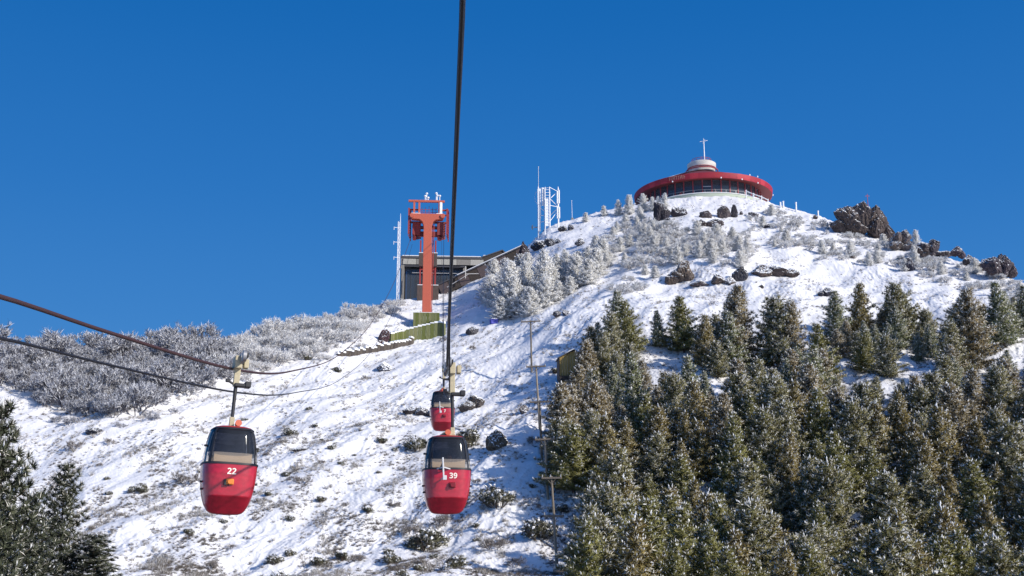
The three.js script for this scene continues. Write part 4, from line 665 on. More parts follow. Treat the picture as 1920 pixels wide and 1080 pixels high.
// a pine 8 m tall: trunk, whorls of upswept limbs, tufts of needles along them, snow lying on the tufts
const RIME = (r) => { const k = 0.42 + r() * 0.32; return [k, k * 0.97, k * 0.88]; };
function pineShapes(seed, o) {
  const r = rng(seed), H = 8, leaf = new Tris(), snow = new Tris(), wood = new Tris(), R = o.R ?? 2.1;
  let prev = V(0, -0.8, 0); const bend = r() * 6.28;
  for (let i = 1; i <= 10; i++) { const y = H * i / 10 * 0.97, q = V(Math.cos(bend) * 0.1 * Math.sin(i), y, Math.sin(bend) * 0.1 * Math.sin(i)); stick(wood, prev, q, 0.15 * (1 - (i - 1) / 10.5), 0.15 * (1 - i / 10.5), [0.085, 0.06, 0.045]); prev = q; }
  const tone = o.white ? () => { const k = 0.85 + r() * 0.25; return o.leaf.map((x) => Math.min(0.88, x * k)); } : () => { const k = 0.7 + r() * 0.6, w = r(); return [o.leaf[0] * k * (0.95 + 0.15 * w), o.leaf[1] * k, o.leaf[2] * k * (1 - 0.2 * w)]; };
  const tuft = (p, d, s, f) => {
    const n = o.blades ?? 8, out = V(p.x, 0.25 + 0.9 * Math.hypot(p.x, p.z) * 0.35 + 0.15 * f, p.z).normalize().add(RAND(r).multiplyScalar(0.25)).normalize();
    for (let i = 0; i < n; i++) { const e = d.clone().multiplyScalar(0.75).add(RAND(r).multiplyScalar(0.95)).normalize(); blade(leaf, p, e, s * (0.75 + r() * 0.5) * (o.bl ?? 1), s * (o.bw ?? 0.27), r() < (o.rimed ?? 0) * (0.5 + f) ? RIME(r) : tone(), r, out); }
    if (r() < o.snow * (0.55 + 0.6 * f) * (o.even ? 1 : 0.35 + 1.3 * sm(-0.35, 0.5, N3(p.x * 1.1 + seed * 9, p.y * 0.8, p.z * 1.1)))) { const big = r() < 0.12 ? 1.7 : 1, k = 0.70 + r() * 0.16, q = d.clone().add(V(0, 0.1, 0)).add(RAND(r).multiplyScalar(1.0)).normalize(); clot(snow, p.clone().add(V(0, s * 0.16, 0)), q, s * (0.35 + r() * r() * 0.9) * o.fat * big, s * (0.10 + r() * 0.15) * o.fat * big, [k, k * 0.985, k * 0.94], r); }
  };
  const lobes = [r() * 6.28, r() * 6.28], step = 0.40;
  for (let y = o.low ?? 0.5; y < H - 0.25; y += step * (0.8 + r() * 0.4)) {
    const f = y / H, n = Math.max(4, Math.round(7.5 - 2.5 * f)), a0 = r() * 6.28;
    for (let i = 0; i < n; i++) {
      const a = a0 + i * 6.28 / n + (r() - 0.5) * 0.6, L = (R * Math.pow(1 - f, o.pw ?? 0.62) * (0.5 + 0.6 * r()) * (1 + 0.26 * Math.sin(a * 2 + lobes[0] + y * 1.7) * Math.sin(y * 1.3 + lobes[1])) + 0.16) * sm(-0.9, 0.12, f);
      const rise = lerp(-0.08, 0.75, f) + (r() - 0.5) * 0.2, d = V(Math.cos(a), rise, Math.sin(a)).normalize(), p0 = V(0, y, 0), tip = p0.clone().addScaledVector(d, L); tip.y += L * 0.16;
      stick(wood, p0, tip, 0.035, 0.012, [0.08, 0.06, 0.045]);
      for (let s = 0.22; s <= 1.0; s += 0.26 / Math.max(0.4, L) * (0.8 + 0.4 * r())) {
        const p = p0.clone().lerp(tip, Math.min(1, s)); p.y += (s * s - s) * 0.12 * L;
        const wd = (1 - s) * 0.34 * L + 0.1, side = V(-Math.sin(a), 0, Math.cos(a)), nS = wd > 0.3 ? 2 : 1;
        tuft(p, d.clone().add(V(0, 0.5, 0)).normalize(), 0.40 * (0.8 + r() * 0.4), s * 0.7 + f * 0.4);
        for (let m = 0; m < nS; m++) { const k = (r() * 2 - 1) * wd; tuft(p.clone().addScaledVector(side, k).add(V(0, (r() - 0.5) * 0.2, 0)), d.clone().addScaledVector(side, Math.sign(k) * 0.8).add(V(0, 0.55, 0)).normalize(), 0.38 * (0.8 + r() * 0.4), s * 0.7 + f * 0.4); }
      }
      if (r() < 0.8) clot(snow, tip, V(d.x * 0.5, 1, d.z * 0.5).normalize(), 0.34 * o.fat, 0.06 * o.fat, [0.8, 0.8, 0.81], r);
    }
  }
  for (let i = 0; i < 7; i++) clot(snow, V((r() - 0.5) * 0.14, H - 0.95 + i * 0.16, (r() - 0.5) * 0.14), V((r() - 0.5) * 0.5, 1, (r() - 0.5) * 0.5).normalize(), 0.42, 0.075 * o.fat, [0.8, 0.8, 0.8], r);
  blade(leaf, V(0, H - 0.5, 0), UP, 0.6, 0.12, o.leaf, r, V(0.6, 0.5, 0.6).normalize());
  return { trunk: wood.build(), needles: leaf.build(), snow: snow.build() };
}
function shrubShapes(seed, o) {                        // bare twiggy shrub, 3 m tall, rime on the thin twigs
  const r = rng(seed), wood = new Tris(), rime = new Tris();
  const grow = (p, d, len, rad, depth) => {
    const e = p.clone().addScaledVector(d, len), k = 0.7 + r() * 0.6; stick(wood, p, e, rad, rad * 0.65, o.wood.map((x) => x * k));
    if (depth === 0) {
      for (let i = 0; i < o.twigs; i++) { const q = p.clone().lerp(e, r()), t = d.clone().add(RAND(r).multiplyScalar(0.9)).add(V(0, 0.15, 0)).normalize(), fr = r() < o.rime, c = 0.8 + r() * 0.4; blade(fr ? rime : wood, q, t, len * (0.4 + r() * 0.5), fr ? o.tw * 1.3 : o.tw, (fr ? o.white : o.wood).map((x) => Math.min(0.88, x * c)), r); }
      return;
    }
    const n = depth > 2 ? 3 : 4;
    for (let i = 0; i < n; i++) grow(p.clone().lerp(e, 0.45 + 0.55 * r()), d.clone().add(RAND(r).multiplyScalar(0.75)).add(V(0, o.lift, 0)).normalize(), len * (0.62 + r() * 0.25), rad * 0.6, depth - 1);
    if (depth < 3 && r() < o.rime) clot(rime, p.clone().lerp(e, 0.3).add(V(0, rad, 0)), d, len * 0.6, o.tw * 0.8, o.white, r);
  };
  for (let i = 0; i < o.stems; i++) { const a = i * 6.28 / o.stems + r(); grow(V(Math.cos(a) * 0.2, -0.25, Math.sin(a) * 0.2), V(Math.cos(a) * o.spread, 1, Math.sin(a) * o.spread).normalize(), o.len * (0.8 + r() * 0.4), 0.05, 3); }
  return { branches: wood.build(), rime: rime.build() };
}
function bushShapes(seed, o) {                         // low ragged evergreen bush, about 1.4 m across
  const r = rng(seed), leaf = new Tris(), snow = new Tris(), wood = new Tris(), heads = [];
  for (let i = 0; i < 6; i++) { const a = r() * 6.28, q = Math.sqrt(r()) * 0.5; heads.push([Math.cos(a) * q, 0.12 + r() * 0.38, Math.sin(a) * q, 0.16 + r() * 0.22]); }
  for (let i = 0; i < o.n; i++) {
    const h = heads[Math.floor(r() * 6)], v = RAND(r).multiplyScalar(h[3] * (0.5 + 0.6 * r())), p = V(h[0] + v.x * 1.25, Math.max(0.02, h[1] + v.y * 0.8), h[2] + v.z * 1.25), out = v.clone().normalize().add(V(0, 0.5, 0)).normalize();
    if (i % 6 === 0) stick(wood, V(p.x * 0.4, -0.15, p.z * 0.4), p.clone().addScaledVector(out, 0.1), 0.014, 0.005, [0.10, 0.075, 0.06]);
    for (let j = 0; j < 6; j++) { const k = 0.6 + r() * 0.8; blade(leaf, p, out.clone().multiplyScalar(0.5).add(RAND(r)).normalize(), 0.07 + r() * 0.12, 0.035, (r() < 0.14 ? RIME(r) : o.leaf.map((x) => x * k)), r, out); }
    if (r() < o.snow * sm(-0.2, 0.5, N3(p.x * 3, seed, p.z * 3))) clot(snow, p.clone().add(V(0, 0.04, 0)), V(r() - 0.5, 0.2, r() - 0.5).normalize(), 0.1 + r() * 0.14, 0.03 + r() * 0.05, [0.82, 0.82, 0.83], r);
  }
  return { stems: wood.build(), leaves: leaf.build(), snow: snow.build() };
}
function plant(name, shapes, label, category, group) {
  const o = new THREE.Group(); o.name = name; tag(o, label, category, group);
  for (const [k, g] of Object.entries(shapes)) { const m = new THREE.Mesh(g, ['snow', 'rime'].includes(k) ? M.frost : M.leaf); m.name = k; o.add(m); }
  return o;
}
function setPlant(proto, name, p, turn, s, sy, label, group) {
  const o = proto.clone(); o.name = numbered(name); o.position.copy(p); o.rotation.set(0.09 * Math.sin(turn * 7.3), turn, 0.09 * Math.sin(turn * 11.1)); o.scale.set(s, sy, s); o.userData = { ...proto.userData };
  if (label) o.userData.label = label; if (group) o.userData.group = group; else if (group === null) delete o.userData.group; scene.add(o); return o;
}
const inside = (poly, x, y) => { let c = false; for (let i = 0, j = poly.length - 1; i < poly.length; j = i++) { const [xi, yi] = poly[i], [xj, yj] = poly[j]; if ((yi > y) !== (yj > y) && x < (xj - xi) * (y - yi) / (yj - yi) + xi) c = !c; } return c; };
function scatter(seed, poly, gap, tries, ok, taken = []) {   // spots on the hill whose picture lies in poly, kept gap metres apart
  const r = rng(seed), xs = poly.map((p) => p[0]), ys = poly.map((p) => p[1]), x0 = Math.min(...xs), x1 = Math.max(...xs), y0 = Math.min(...ys), y1 = Math.max(...ys), out = [];
  for (let i = 0; i < tries; i++) {
    const x = x0 + (x1 - x0) * r(), y = y0 + (y1 - y0) * r(); if (!inside(poly, x, y) || (ok && !ok(x, y, r))) continue;
    let p; if (y < 1070) p = hit(x, y); else { const d = 97 - (y - 1070) * 0.13, q = at(x, y, d); p = V(q.x, height(q.x, q.z), q.z); }
    if (taken.concat(out).some((q) => Math.hypot(q.p.x - p.x, q.p.z - p.z) < gap)) continue;
    out.push({ p, x, y, r: r(), r2: r(), r3: r() });
  }
  return out;
}

// ------------------------------------------------------------------ pines on the right
{
  const opts = { snow: 0.5, fat: 0.8, blades: 13, bw: 0.16 };
  const kinds = [1, 2, 3, 4, 5].map((i) => plant('pine_tree', pineShapes(40 + i, { ...opts, R: 2.45 + 0.17 * ((i * 3) % 5), snow: 0.26 + 0.08 * i, rimed: 0.02 + 0.05 * i, leaf: [0.162 + 0.014 * ((i * 2) % 5), 0.158 + 0.010 * ((i * 3) % 4), 0.058 + 0.004 * i], pw: 0.60 + 0.10 * (i % 3) }), '', 'pine tree'));
  // pines that can be told apart: [px, foot y, top y, width factor, label]
  const own = [
    [1180, 668, 566, 1.1, 'tall pointed pine at the top of the left pine group'],
    [1110, 700, 612, 1.25, 'broad pine standing just above right of the yellow hut'],
    [1148, 690, 590, 1.0, 'pine between the hut pine and the tall pointed pine'],
    [1382, 690, 536, 1.05, 'tallest pine of the upper row, rising into the open snow'],
    [1237, 652, 583, 1.1, 'small dark pine at the left start of the upper row beside the clearing'],
    [1282, 662, 556, 1.1, 'snowy pine left of two thin tops in the upper row above the clearing'],
    [1318, 690, 590, 1.0, 'pine leaning over the right side of the snow clearing'],
    [1456, 690, 556, 1.2, 'broad round pine right of the tallest upper pine'],
    [1482, 700, 568, 1.0, 'pine at the left edge of the narrow snow gap in the upper row'],
    [1568, 650, 548, 1.15, 'dark pine at the right edge of the narrow snow gap in the upper row'],
    [1545, 720, 606, 0.95, 'pale snowy pine in front of the narrow snow gap'],
    [1615, 650, 530, 1.0, 'tall pine in the upper row behind the pale snowy pine'],
    [1690, 650, 528, 1.05, 'tall pine under the ridge rocks on the right'],
    [1826, 700, 545, 1.1, 'tall very snowy pine with a thin forked top on the right'],
    [1885, 650, 530, 1.15, 'dark pine close to the right edge below the blocky crag'],
    [1075, 925, 800, 1.5, 'large drooping pine at the lower left corner of the left group above the snow bank'],
    [1065, 880, 770, 1.3, 'wide pine left of the left group beside the power poles'],
    [1152, 1010, 838, 1.1, 'pine with a long thin white top left of the lower stand'],
    [1210, 760, 676, 0.95, 'small pale pine at the lower left of the snow clearing'],
    [1440, 1110, 1010, 1.1, 'young pine with a bare bent twig at the bottom edge'],
    [1620, 700, 620, 1.1, 'pale bushy pine on a bare dark trunk beside the snow patch'],
  ];
  const taken = [], r = rng(77);
  own.forEach(([px, py, ty, wf, label], i) => { const p = py < 1070 ? hit(px, py) : (() => { const q = at(px, py, 92); return V(q.x, height(q.x, q.z), q.z); })(), d = Math.hypot(p.x, p.z), h = at(px, ty, d).y - p.y; taken.push({ p }); setPlant(kinds[i % 5], 'pine_tree', p, r() * 6.28, h / 8 * wf * (1.0), h / 8, label, null); });
  const stand = [[1078, 720], [1120, 660], [1165, 640], [1215, 672], [1240, 646], [1300, 640], [1345, 655], [1400, 640], [1450, 640], [1505, 690], [1535, 690], [1560, 620], [1640, 612], [1700, 620], [1760, 640], [1830, 650], [1870, 610], [1960, 600], [2000, 1240], [1100, 1240], [1112, 1080], [1120, 1000], [1140, 960], [1100, 930], [1062, 928], [1040, 900], [1062, 830], [1086, 790], [1080, 745]];
  const holes = [[1262, 680, 48, 24], [1420, 662, 15, 20], [1605, 703, 28, 16], [1690, 733, 30, 18], [1722, 693, 22, 11], [1862, 690, 38, 16], [1905, 660, 26, 15], [1527, 606, 15, 28], [1352, 726, 14, 10], [1480, 1056, 22, 12], [1590, 1078, 30, 8]];
  // a tree may not hide the snow patches that show between the rows: those below a patch stand clear of it or are small
  const spots = scatter(31, stand, 2.55, 16000, (x, y) => !holes.some(([cx, cy, rx, ry]) => Math.abs(x - cx) < rx + 30 && y > cy - ry - 4 && y < cy + ry + 84), taken);
  const lowSpots = scatter(32, stand, 2.2, 5000, (x, y) => holes.some(([cx, cy, rx, ry]) => Math.abs(x - cx) < rx + 24 && y > cy + ry + 40 && y < cy + ry + 84), taken.concat(spots));
  lowSpots.forEach((q) => { q.low = true; });
  const zones = [
    [(x, y) => y < 760 && x < 1210, 'snow dusted pine of the left group above and beside the hut', 'pines beside the hut'],
    [(x, y) => y < 760 && x < 1345, 'snow dusted pine at the edge of the snow clearing', 'pines around the snow clearing'],
    [(x, y) => y < 760 && x < 1540, 'snow dusted pine in the upper rows between the clearing and the narrow snow gap', 'pines between clearing and gap'],
    [(x, y) => y < 760 && x < 1740, 'snow dusted pine in the upper right rows among small snow patches', 'pines among the small snow patches'],
    [(x, y) => y < 760, 'snow dusted pine in the upper rows at the right edge below the blocky crag', 'pines below the blocky crag'],
    [(x, y) => y < 900 && x < 1345, 'dark green pine flecked with snow in the dense stand right of the power poles', 'pines right of the power poles'],
    [(x, y) => y < 900 && x < 1600, 'dark green pine flecked with snow in the middle of the dense stand', 'pines in the middle of the stand'],
    [(x, y) => y < 900, 'dark green pine flecked with snow in the dense stand at the right edge, halfway down', 'pines halfway down the right edge'],
    [(x, y) => x < 1345, 'olive green pine in the lowest rows nearest to the power poles', 'lowest pines near the poles'],
    [(x, y) => x < 1600, 'olive green pine in the lowest rows around the bent young pine', 'lowest pines in the middle'],
    [() => true, 'olive green pine in the lowest rows of the bottom right corner', 'lowest pines in the right corner'],
  ];
  spots.concat(lowSpots).slice(0, 290).forEach((s) => {
    const [, label, group] = zones.find((z) => z[0](s.x, s.y)), h = s.low ? 2.6 + 1.4 * s.r : (4.2 + 4.4 * s.r * (0.6 + 0.4 * s.r2)) * (s.y < 690 ? 0.85 : 1.0);
    setPlant(kinds[Math.min(4, Math.max(0, Math.floor(lerp(4.2, 1.2, sm(640, 1000, s.y)) + (s.r2 - 0.5) * 3.4)))], 'pine_tree', s.p.add(V(0, -0.15, 0)), s.r3 * 6.28, h / 8 * (0.95 + 0.35 * s.r3), h / 8, label, group);
  });
  console.log('pines', spots.length);
  // frosted young pines on the upper slope
  const white = [1, 2, 3].map((i) => plant('frosted_pine', pineShapes(60 + i, { leaf: [0.86, 0.855, 0.84], white: true, snow: 0.9, fat: 1.15, R: 2.5, blades: 8, bw: 0.2, low: 0.2 }), '', 'pine tree'));
  const fOwn = [[950, 585, 492, 1.1, 'large frosted pine at the lower left of the frosted group'], [925, 545, 488, 1.2, 'frosted pine against the dark covered gallery'], [985, 560, 488, 1.1, 'frosted pine in front of the dark pointed rock'], [1020, 565, 470, 1.0, 'frosted pine directly below the radio tower bluff'], [965, 592, 520, 1.1, 'frosted pine lowest in the frosted group above the blue crate'],
    [1180, 402, 366, 1.1, 'small snow laden fir left of the round building'], [1207, 396, 364, 1.1, 'snow laden fir against the dark left end of the round building'], [1224, 396, 369, 1.0, 'short snow laden fir under the left windows'], [1237, 394, 368, 0.9, 'thin snow laden fir under the left windows'], [1245, 393, 363, 1.0, 'snow laden fir nearest to the terrace wall'], [1133, 405, 386, 1.3, 'lone snow laden bush on the skyline left of the round building'], [1098, 416, 399, 1.4, 'snow laden bush on the skyline next to the whip antenna'], [1160, 404, 374, 1.0, 'outermost snow laden fir left of the round building'],
    [1388, 502, 470, 1.2, 'frosted pine growing above the dark rock between two brown rocks'], [1717, 454, 432, 0.9, 'tiny frosted fir on the skyline among ridge rocks']];
  const ft = [], scrub = [1, 2, 3].map((i) => plant('frosted_bush', shrubShapes(350 + i, { wood: [0.34, 0.31, 0.29], white: [0.84, 0.84, 0.83], rime: 0.88, twigs: 10, tw: 0.045, stems: 7, spread: 0.95, len: 0.9, lift: 0.2 }), '', 'bush'));
  fOwn.forEach(([px, py, ty, wf, label], i) => { const p = hit(px, py), d = Math.hypot(p.x, p.z), h = at(px, ty, d).y - p.y; ft.push({ p }); setPlant(white[i % 3], 'frosted_pine', p, r() * 6.28, h / 8 * wf * 1.15, h / 8, label, null); });
  const areas = [
    [[[905, 556], [905, 540], [950, 530], [1000, 512], [1060, 500], [1110, 490], [1150, 496], [1110, 530], [1060, 560], [1010, 590], [930, 600]], 1.9, 60, 3.9, 'frosted young pine in the white group below the radio tower', 'frosted pines below the radio tower'],
    [[[1110, 470], [1180, 410], [1230, 420], [1290, 440], [1400, 440], [1420, 470], [1380, 510], [1300, 480], [1240, 510], [1150, 500]], 1.7, 95, 2.6, 'small frosted pine on the white slope below the terrace', 'frosted pines below the terrace'],
    [[[1400, 420], [1470, 390], [1560, 425], [1640, 450], [1740, 490], [1900, 520], [1920, 580], [1800, 540], [1700, 510], [1560, 490], [1450, 470]], 1.9, 110, 2.2, 'low frosted pine on the slope below the skyline crags', 'frosted pines below the skyline crags'],
    [[[1140, 530], [1200, 500], [1230, 520], [1200, 545], [1150, 555]], 2.5, 8, 2.2, 'low frosted pine left of the big brown outcrop', 'frosted pines left of the outcrop'],
  ];
  areas.forEach(([poly, gap, max, hh, label, group], i) => scatter(200 + i, poly, gap, 900, null, ft).slice(0, max).forEach((s) => { const h = hh * (0.6 + 0.7 * s.r); ft.push(s); const bush = i > 0 && s.r2 > 0.3, k = s.r3; if (bush) setPlant(scrub[Math.floor(k * 3)], 'frosted_bush', s.p.add(V(0, -0.1, 0)), k * 40, h * 0.34 * (0.8 + 0.6 * s.r2), h * 0.27, 'low white frosted bush ' + label.slice(label.indexOf('pine ') + 5), group.replace('pines', 'bushes')); else setPlant(white[Math.floor(k * 3)], 'frosted_pine', s.p.add(V(0, -0.15, 0)), k * 6.28, h / 8 * (1.25 + 0.6 * k), h / 8, label, group); }));
  console.log('frosted', ft.length);
  // near trees at the lower left
  const dark = plant('near_pine', pineShapes(90, { leaf: [0.05, 0.06, 0.036], snow: 0.35, fat: 0.5, rimed: 0.08, R: 2.1, pw: 0.5, blades: 34, bl: 0.66, bw: 0.085 }), '', 'pine tree');
  for (const [px, ty, d, wf, label] of [[112, 876, 92, 1.0, 'dark green pine with a pale trunk nearest to the snow at lower left'], [8, 770, 66, 0.8, 'very dark tall pine cut by the left edge of the picture'], [180, 1006, 90, 2.3, 'low dark bushy pine right at the foot of the lower left trees'], [58, 930, 84, 1.0, 'dark pine in the lower left corner in front of the others'], [-30, 880, 74, 0.9, 'shaded pine mostly outside the left edge']]) {
    const q = at(px, 1060, d), gy = height(q.x, q.z), h = at(px, ty, d).y - gy; setPlant(dark, 'near_pine', V(q.x, gy, q.z), px, Math.min(1.7, h / 8) * wf * 1.0, h / 8, label, null);
  }
}
// ------------------------------------------------------------------ thicket on the left ridge
{
  const o = { wood: [0.095, 0.09, 0.108], white: [0.68, 0.69, 0.73], rime: 0.55, twigs: 9, tw: 0.035, stems: 6, spread: 0.7, len: 0.95, lift: 0.25 };
  const kinds = [1, 2, 3, 4].map((i) => plant('frosted_shrub', shrubShapes(300 + i, { ...o, stems: 5 + i % 3 }), '', 'shrub'));
  const pale = [1, 2, 3].map((i) => plant('frosted_shrub', shrubShapes(320 + i, { ...o, wood: [0.32, 0.30, 0.295], white: [0.85, 0.845, 0.84], rime: 0.86, stems: 6 }), '', 'shrub'));
  const poly = [[-60, 650], [60, 652], [200, 650], [330, 652], [420, 655], [480, 640], [560, 618], [650, 592], [750, 572], [752, 586], [700, 606], [650, 640], [600, 668], [520, 690], [470, 704], [420, 715], [350, 742], [270, 776], [200, 782], [100, 775], [40, 730], [-60, 715]];
  const s = scatter(61, poly, 1.75, 14000, null).slice(0, 290);
  s.forEach((q) => { const right = q.x > 430, k = (right ? pale : kinds)[Math.floor(q.r2 * (right ? 3 : 4))], z = (right ? lerp(1.1, 0.85, sm(450, 740, q.x)) : 1.2) * (0.6 + 0.85 * q.r * q.r + 0.15 * q.r2); setPlant(k, 'frosted_shrub', q.p.add(V(0, -0.1, 0)), q.r3 * 6.28, z * 1.1, z, right ? 'pale frosted bare shrub in the thicket between cabin 22 and the station' : 'grey frosted bare shrub in the dark thicket on the far left ridge', right ? 'pale shrubs of the thicket below the station' : 'grey shrubs of the thicket on the left ridge'); });
  const edge = scatter(62, [[0, 735], [100, 780], [200, 790], [280, 782], [360, 748], [430, 720], [520, 696], [600, 676], [660, 646], [720, 606], [735, 612], [680, 655], [600, 690], [520, 706], [430, 735], [350, 765], [260, 800], [140, 805], [40, 775]], 2.2, 500, (x, y, q) => q() < 0.55, s).slice(0, 34);
  edge.forEach((q) => { const z = 0.3 + 0.45 * q.r, right = q.x > 430; setPlant((right ? pale : kinds)[Math.floor(q.r2 * 3)], 'frosted_shrub', q.p.add(V(0, -0.2, 0)), q.r3 * 6.28, z * 1.3, z, right ? 'small pale shrub in the snow along the lower edge of the thicket below the station' : 'small grey shrub in the snow along the lower edge of the dark left thicket', right ? 'small shrubs below the pale thicket' : 'small shrubs below the dark thicket'); });
  console.log('thicket', s.length, edge.length);
}
// ------------------------------------------------------------------ single bushes on the open slope
{
  const bare = [1, 2].map((i) => plant('bare_bush', shrubShapes(400 + i, { wood: [0.17, 0.14, 0.12], white: [0.6, 0.58, 0.57], rime: 0.25, twigs: 7, tw: 0.028, stems: 7, spread: 0.9, len: 0.8, lift: 0.1 }), '', 'bush'));
  const green = [1, 2, 3].map((i) => plant('evergreen_bush', bushShapes(420 + i, { n: 520, leaf: [0.085, 0.082, 0.046], snow: 0.3 }), '', 'bush'));
  const L = [
    [631, 697, 22, 0, 'lone dark green bush with a long shadow below the low stone wall'], [567, 906, 40, 1, 'bare grey bush in the open snow between cabins 22 and 39'], [545, 815, 30, 0, 'evergreen bush in the snow right above of cabin 22'], [688, 712, 24, 1, 'small bare bush below the stone wall'],
    [575, 675, 22, 0, 'small dark bush at the right end of the thicket'], [785, 842, 60, 0, 'dark bush behind cabin 39 on its left'], [872, 838, 70, 0, 'large dark bush between the smaller cabin and the mossy boulder'], [715, 830, 26, 0, 'small bush with yellowish twigs left of cabin 39'],
    [935, 945, 80, 0, 'wide dark bush in the snow left of the lower poles'], [1010, 1005, 70, 0, 'dark green bush at the foot of the lower poles'], [925, 1030, 70, 1, 'large bare brown bush at the lower centre'], [965, 1062, 50, 1, 'bare reddish bush near the bottom poles'],
    [800, 1030, 80, 0, 'broad green bush below cabin 39'], [770, 1000, 44, 1, 'bare bush left below cabin 39'], [828, 985, 60, 1, 'bare dark bush directly below cabin 39'], [850, 1070, 56, 0, 'green bush at the bottom edge below cabin 39'],
    [595, 1060, 40, 0, 'green bush at the bottom, second from the left of its row'], [515, 1055, 36, 0, 'green bush at the bottom left of the open slope'], [545, 1042, 26, 0, 'small upright green bush beside the bottom left one'], [640, 1048, 34, 0, 'green bush at the bottom, third from the left of its row'],
    [668, 1052, 40, 1, 'bare bush at the bottom beside the third green bush'], [735, 1055, 40, 0, 'low green bush at the bottom left of cabin 39'], [785, 1080, 28, 0, 'small dark bush cut by the bottom edge'], [540, 1085, 80, 0, 'wide green bush cut by the bottom edge at left'],
    [395, 1065, 38, 1, 'bare bush at the bottom below cabin 22'], [355, 1000, 24, 0, 'small evergreen below left of cabin 22'], [260, 922, 36, 0, 'evergreen bush left of cabin 22 in the snow'], [350, 908, 60, 1, 'long bare bush beside the left of cabin 22'],
    [205, 832, 30, 1, 'grey bush in the shaded snow at left'], [140, 842, 40, 1, 'brown bare bush in the shaded snow at the far left'], [1078, 752, 30, 0, 'bush under the hut beside the pines'], [1000, 830, 36, 1, 'bare bush between the pole feet'], [1050, 960, 40, 0, 'dark bush right of the pole on the snow bank'], [1085, 1050, 70, 0, 'dark bush at the left foot of the lower stand'],
    [885, 655, 22, 1, 'small grey bush right below the flat rock'], [830, 640, 24, 1, 'grey bush beside the thick cable below the green wall'], [950, 600, 30, 1, 'frosted bare bush right of the blue crate'], [600, 940, 26, 0, 'small green bush in the open snow at centre left'], [545, 975, 24, 0, 'small dark bush with a shadow at centre left'], [740, 950, 30, 1, 'bare bush left of cabin 39'], [690, 960, 26, 0, 'small evergreen left of the bare bush by cabin 39'], [480, 975, 22, 1, 'small bare bush right below cabin 22'], [895, 905, 24, 1, 'small bare bush right of cabin 39'], [1040, 700, 26, 0, 'dark bush at the left foot of the yellow hut'], [810, 905, 24, 1, 'bare bush partly behind the left side of cabin 39']
  ];
  const r = rng(88);
  L.forEach(([px, py, w, kind, label], i) => {
    const p = py < 1066 ? hit(px, py) : (() => { const q = at(px, py, 98); return V(q.x, height(q.x, q.z), q.z); })(), W = w / ppm(p), s = kind ? W / 3.6 : W / 1.55;
    setPlant(kind ? bare[i % 2] : green[i % 3], kind ? 'bare_bush' : 'evergreen_bush', p.add(V(0, -0.05, 0)), r() * 6.28, s, s * (kind ? 0.8 : 1.0), label, null);
  });
  const taken = L.map(([px, py]) => ({ p: py < 1066 ? hit(px, py) : V(0, 0, 0) }));
  const low = scatter(71, [[180, 860], [420, 780], [640, 760], [760, 800], [960, 900], [1090, 940], [1100, 1085], [160, 1085]], 2.6, 1500, (x, y, q) => q() < 0.25 + 0.75 * sm(840, 1020, y), taken).slice(0, 120);
  low.forEach((q) => { const kind = q.r3 < 0.68, w = 0.5 + 0.75 * q.r; setPlant(kind ? bare[Math.floor(q.r2 * 2)] : green[Math.floor(q.r2 * 3)], kind ? 'bare_bush' : 'evergreen_bush', q.p.add(V(0, -0.08, 0)), q.r2 * 20, kind ? w / 3.4 : w / 1.5, kind ? w / 4.4 : w / 1.6, kind ? 'little bare bush scattered over the lower open slope' : 'little evergreen bush scattered over the lower open slope', kind ? 'little bare bushes on the lower slope' : 'little evergreen bushes on the lower slope'); });
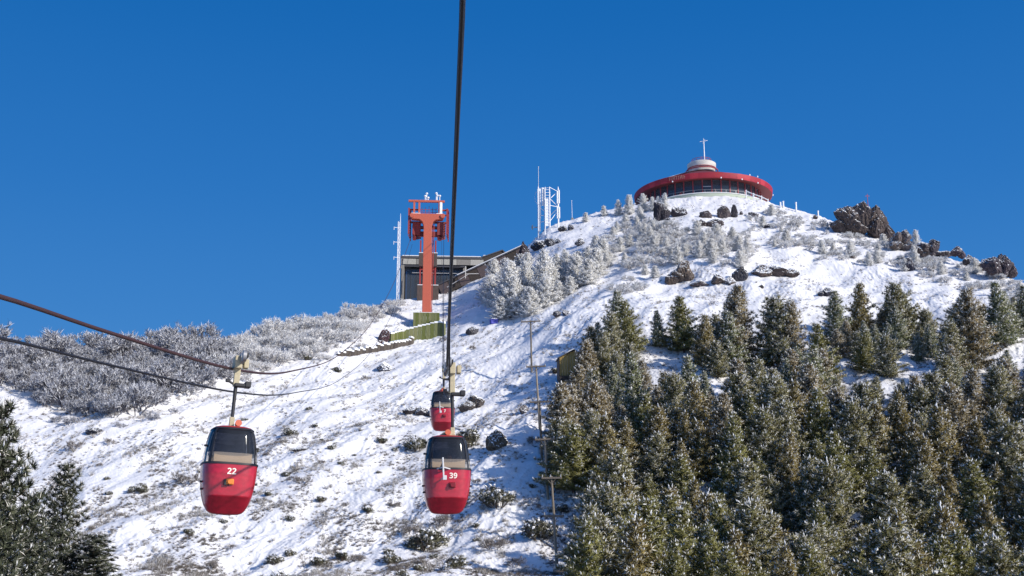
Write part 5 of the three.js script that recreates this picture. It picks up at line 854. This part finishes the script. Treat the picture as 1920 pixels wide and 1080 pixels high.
  // heath and dry grass poking through the snow: too many to count
  const stuff = (name, seed, n, make, size, dens, label) => {
    const q = rng(seed), T = new Tris(); make(T, q); const im = new THREE.InstancedMesh(T.build(), M.leaf, n), m = new THREE.Matrix4(), e = new THREE.Euler(), qu = new THREE.Quaternion(); let k = 0;
    for (let i = 0; i < n * 30 && k < n; i++) {
      const az = -0.47 + 0.94 * q(), col = column(az), d = 1 / lerp(1 / (col[3] - 8), 1 / (col[2] + 1), q()), x = Math.sin(az) * d, z = -Math.cos(az) * d, px = 960 + F * Math.tan(az), t = (d - col[3]) / (col[2] - col[3]);
      if (q() > dens(px, t, x, z)) continue;
      const s = size * (0.5 + q() * q() * 1.4); e.set((q() - 0.5) * 0.4, q() * 6.28, (q() - 0.5) * 0.4); m.compose(V(x, height(x, z, col) - 0.04, z), qu.setFromEuler(e), V(s, s * (0.6 + 0.5 * q()), s)); im.setMatrixAt(k, m); const g = 0.7 + q() * 0.6; im.setColorAt(k, C(g, g, g)); k++;
    }
    im.count = k; im.name = name; im.userData = { kind: 'stuff', label, category: 'ground cover' }; scene.add(im); console.log(name, k);
  };
  const patch = (x, z) => sm(-0.1, 0.75, 0.6 * N2(x / 9, z / 12) + 0.5 * N2(x / 2.6, z / 3.2 + 40));
  stuff('dry_heath', 501, 30000, (T, q) => { for (let i = 0; i < 26; i++) { const a = q() * 6.28, d = V(Math.cos(a) * 0.8, 0.35 + q(), Math.sin(a) * 0.8).normalize(), k = 0.6 + q() * 0.8; blade(T, V((q() - 0.5) * 0.3, 0, (q() - 0.5) * 0.3), d, 0.3 + q() * 0.3, 0.045, [0.12 * k, 0.10 * k, 0.085 * k], q); } }, 0.5, (px, t, x, z) => patch(x, z) * lerp(1, 0.22, sm(0.05, 0.6, t)), 'dry heath twigs poking through the snow');
  stuff('frosted_grass', 502, 30000, (T, q) => { for (let i = 0; i < 22; i++) { const a = q() * 6.28, d = V(Math.cos(a) * 0.7, 0.6 + q(), Math.sin(a) * 0.7).normalize(), k = 0.7 + q() * 0.5; blade(T, V((q() - 0.5) * 0.3, 0, (q() - 0.5) * 0.3), d, 0.3 + q() * 0.35, 0.05, q() < 0.6 ? [0.6 * k, 0.58 * k, 0.56 * k] : [0.2 * k, 0.17 * k, 0.14 * k], q); } }, 0.6, (px, t, x, z) => patch(x + 100, z) * 0.8, 'frosted grass tufts standing out of the snow');
}
shadow(scene);
renderer.render(scene, camera);
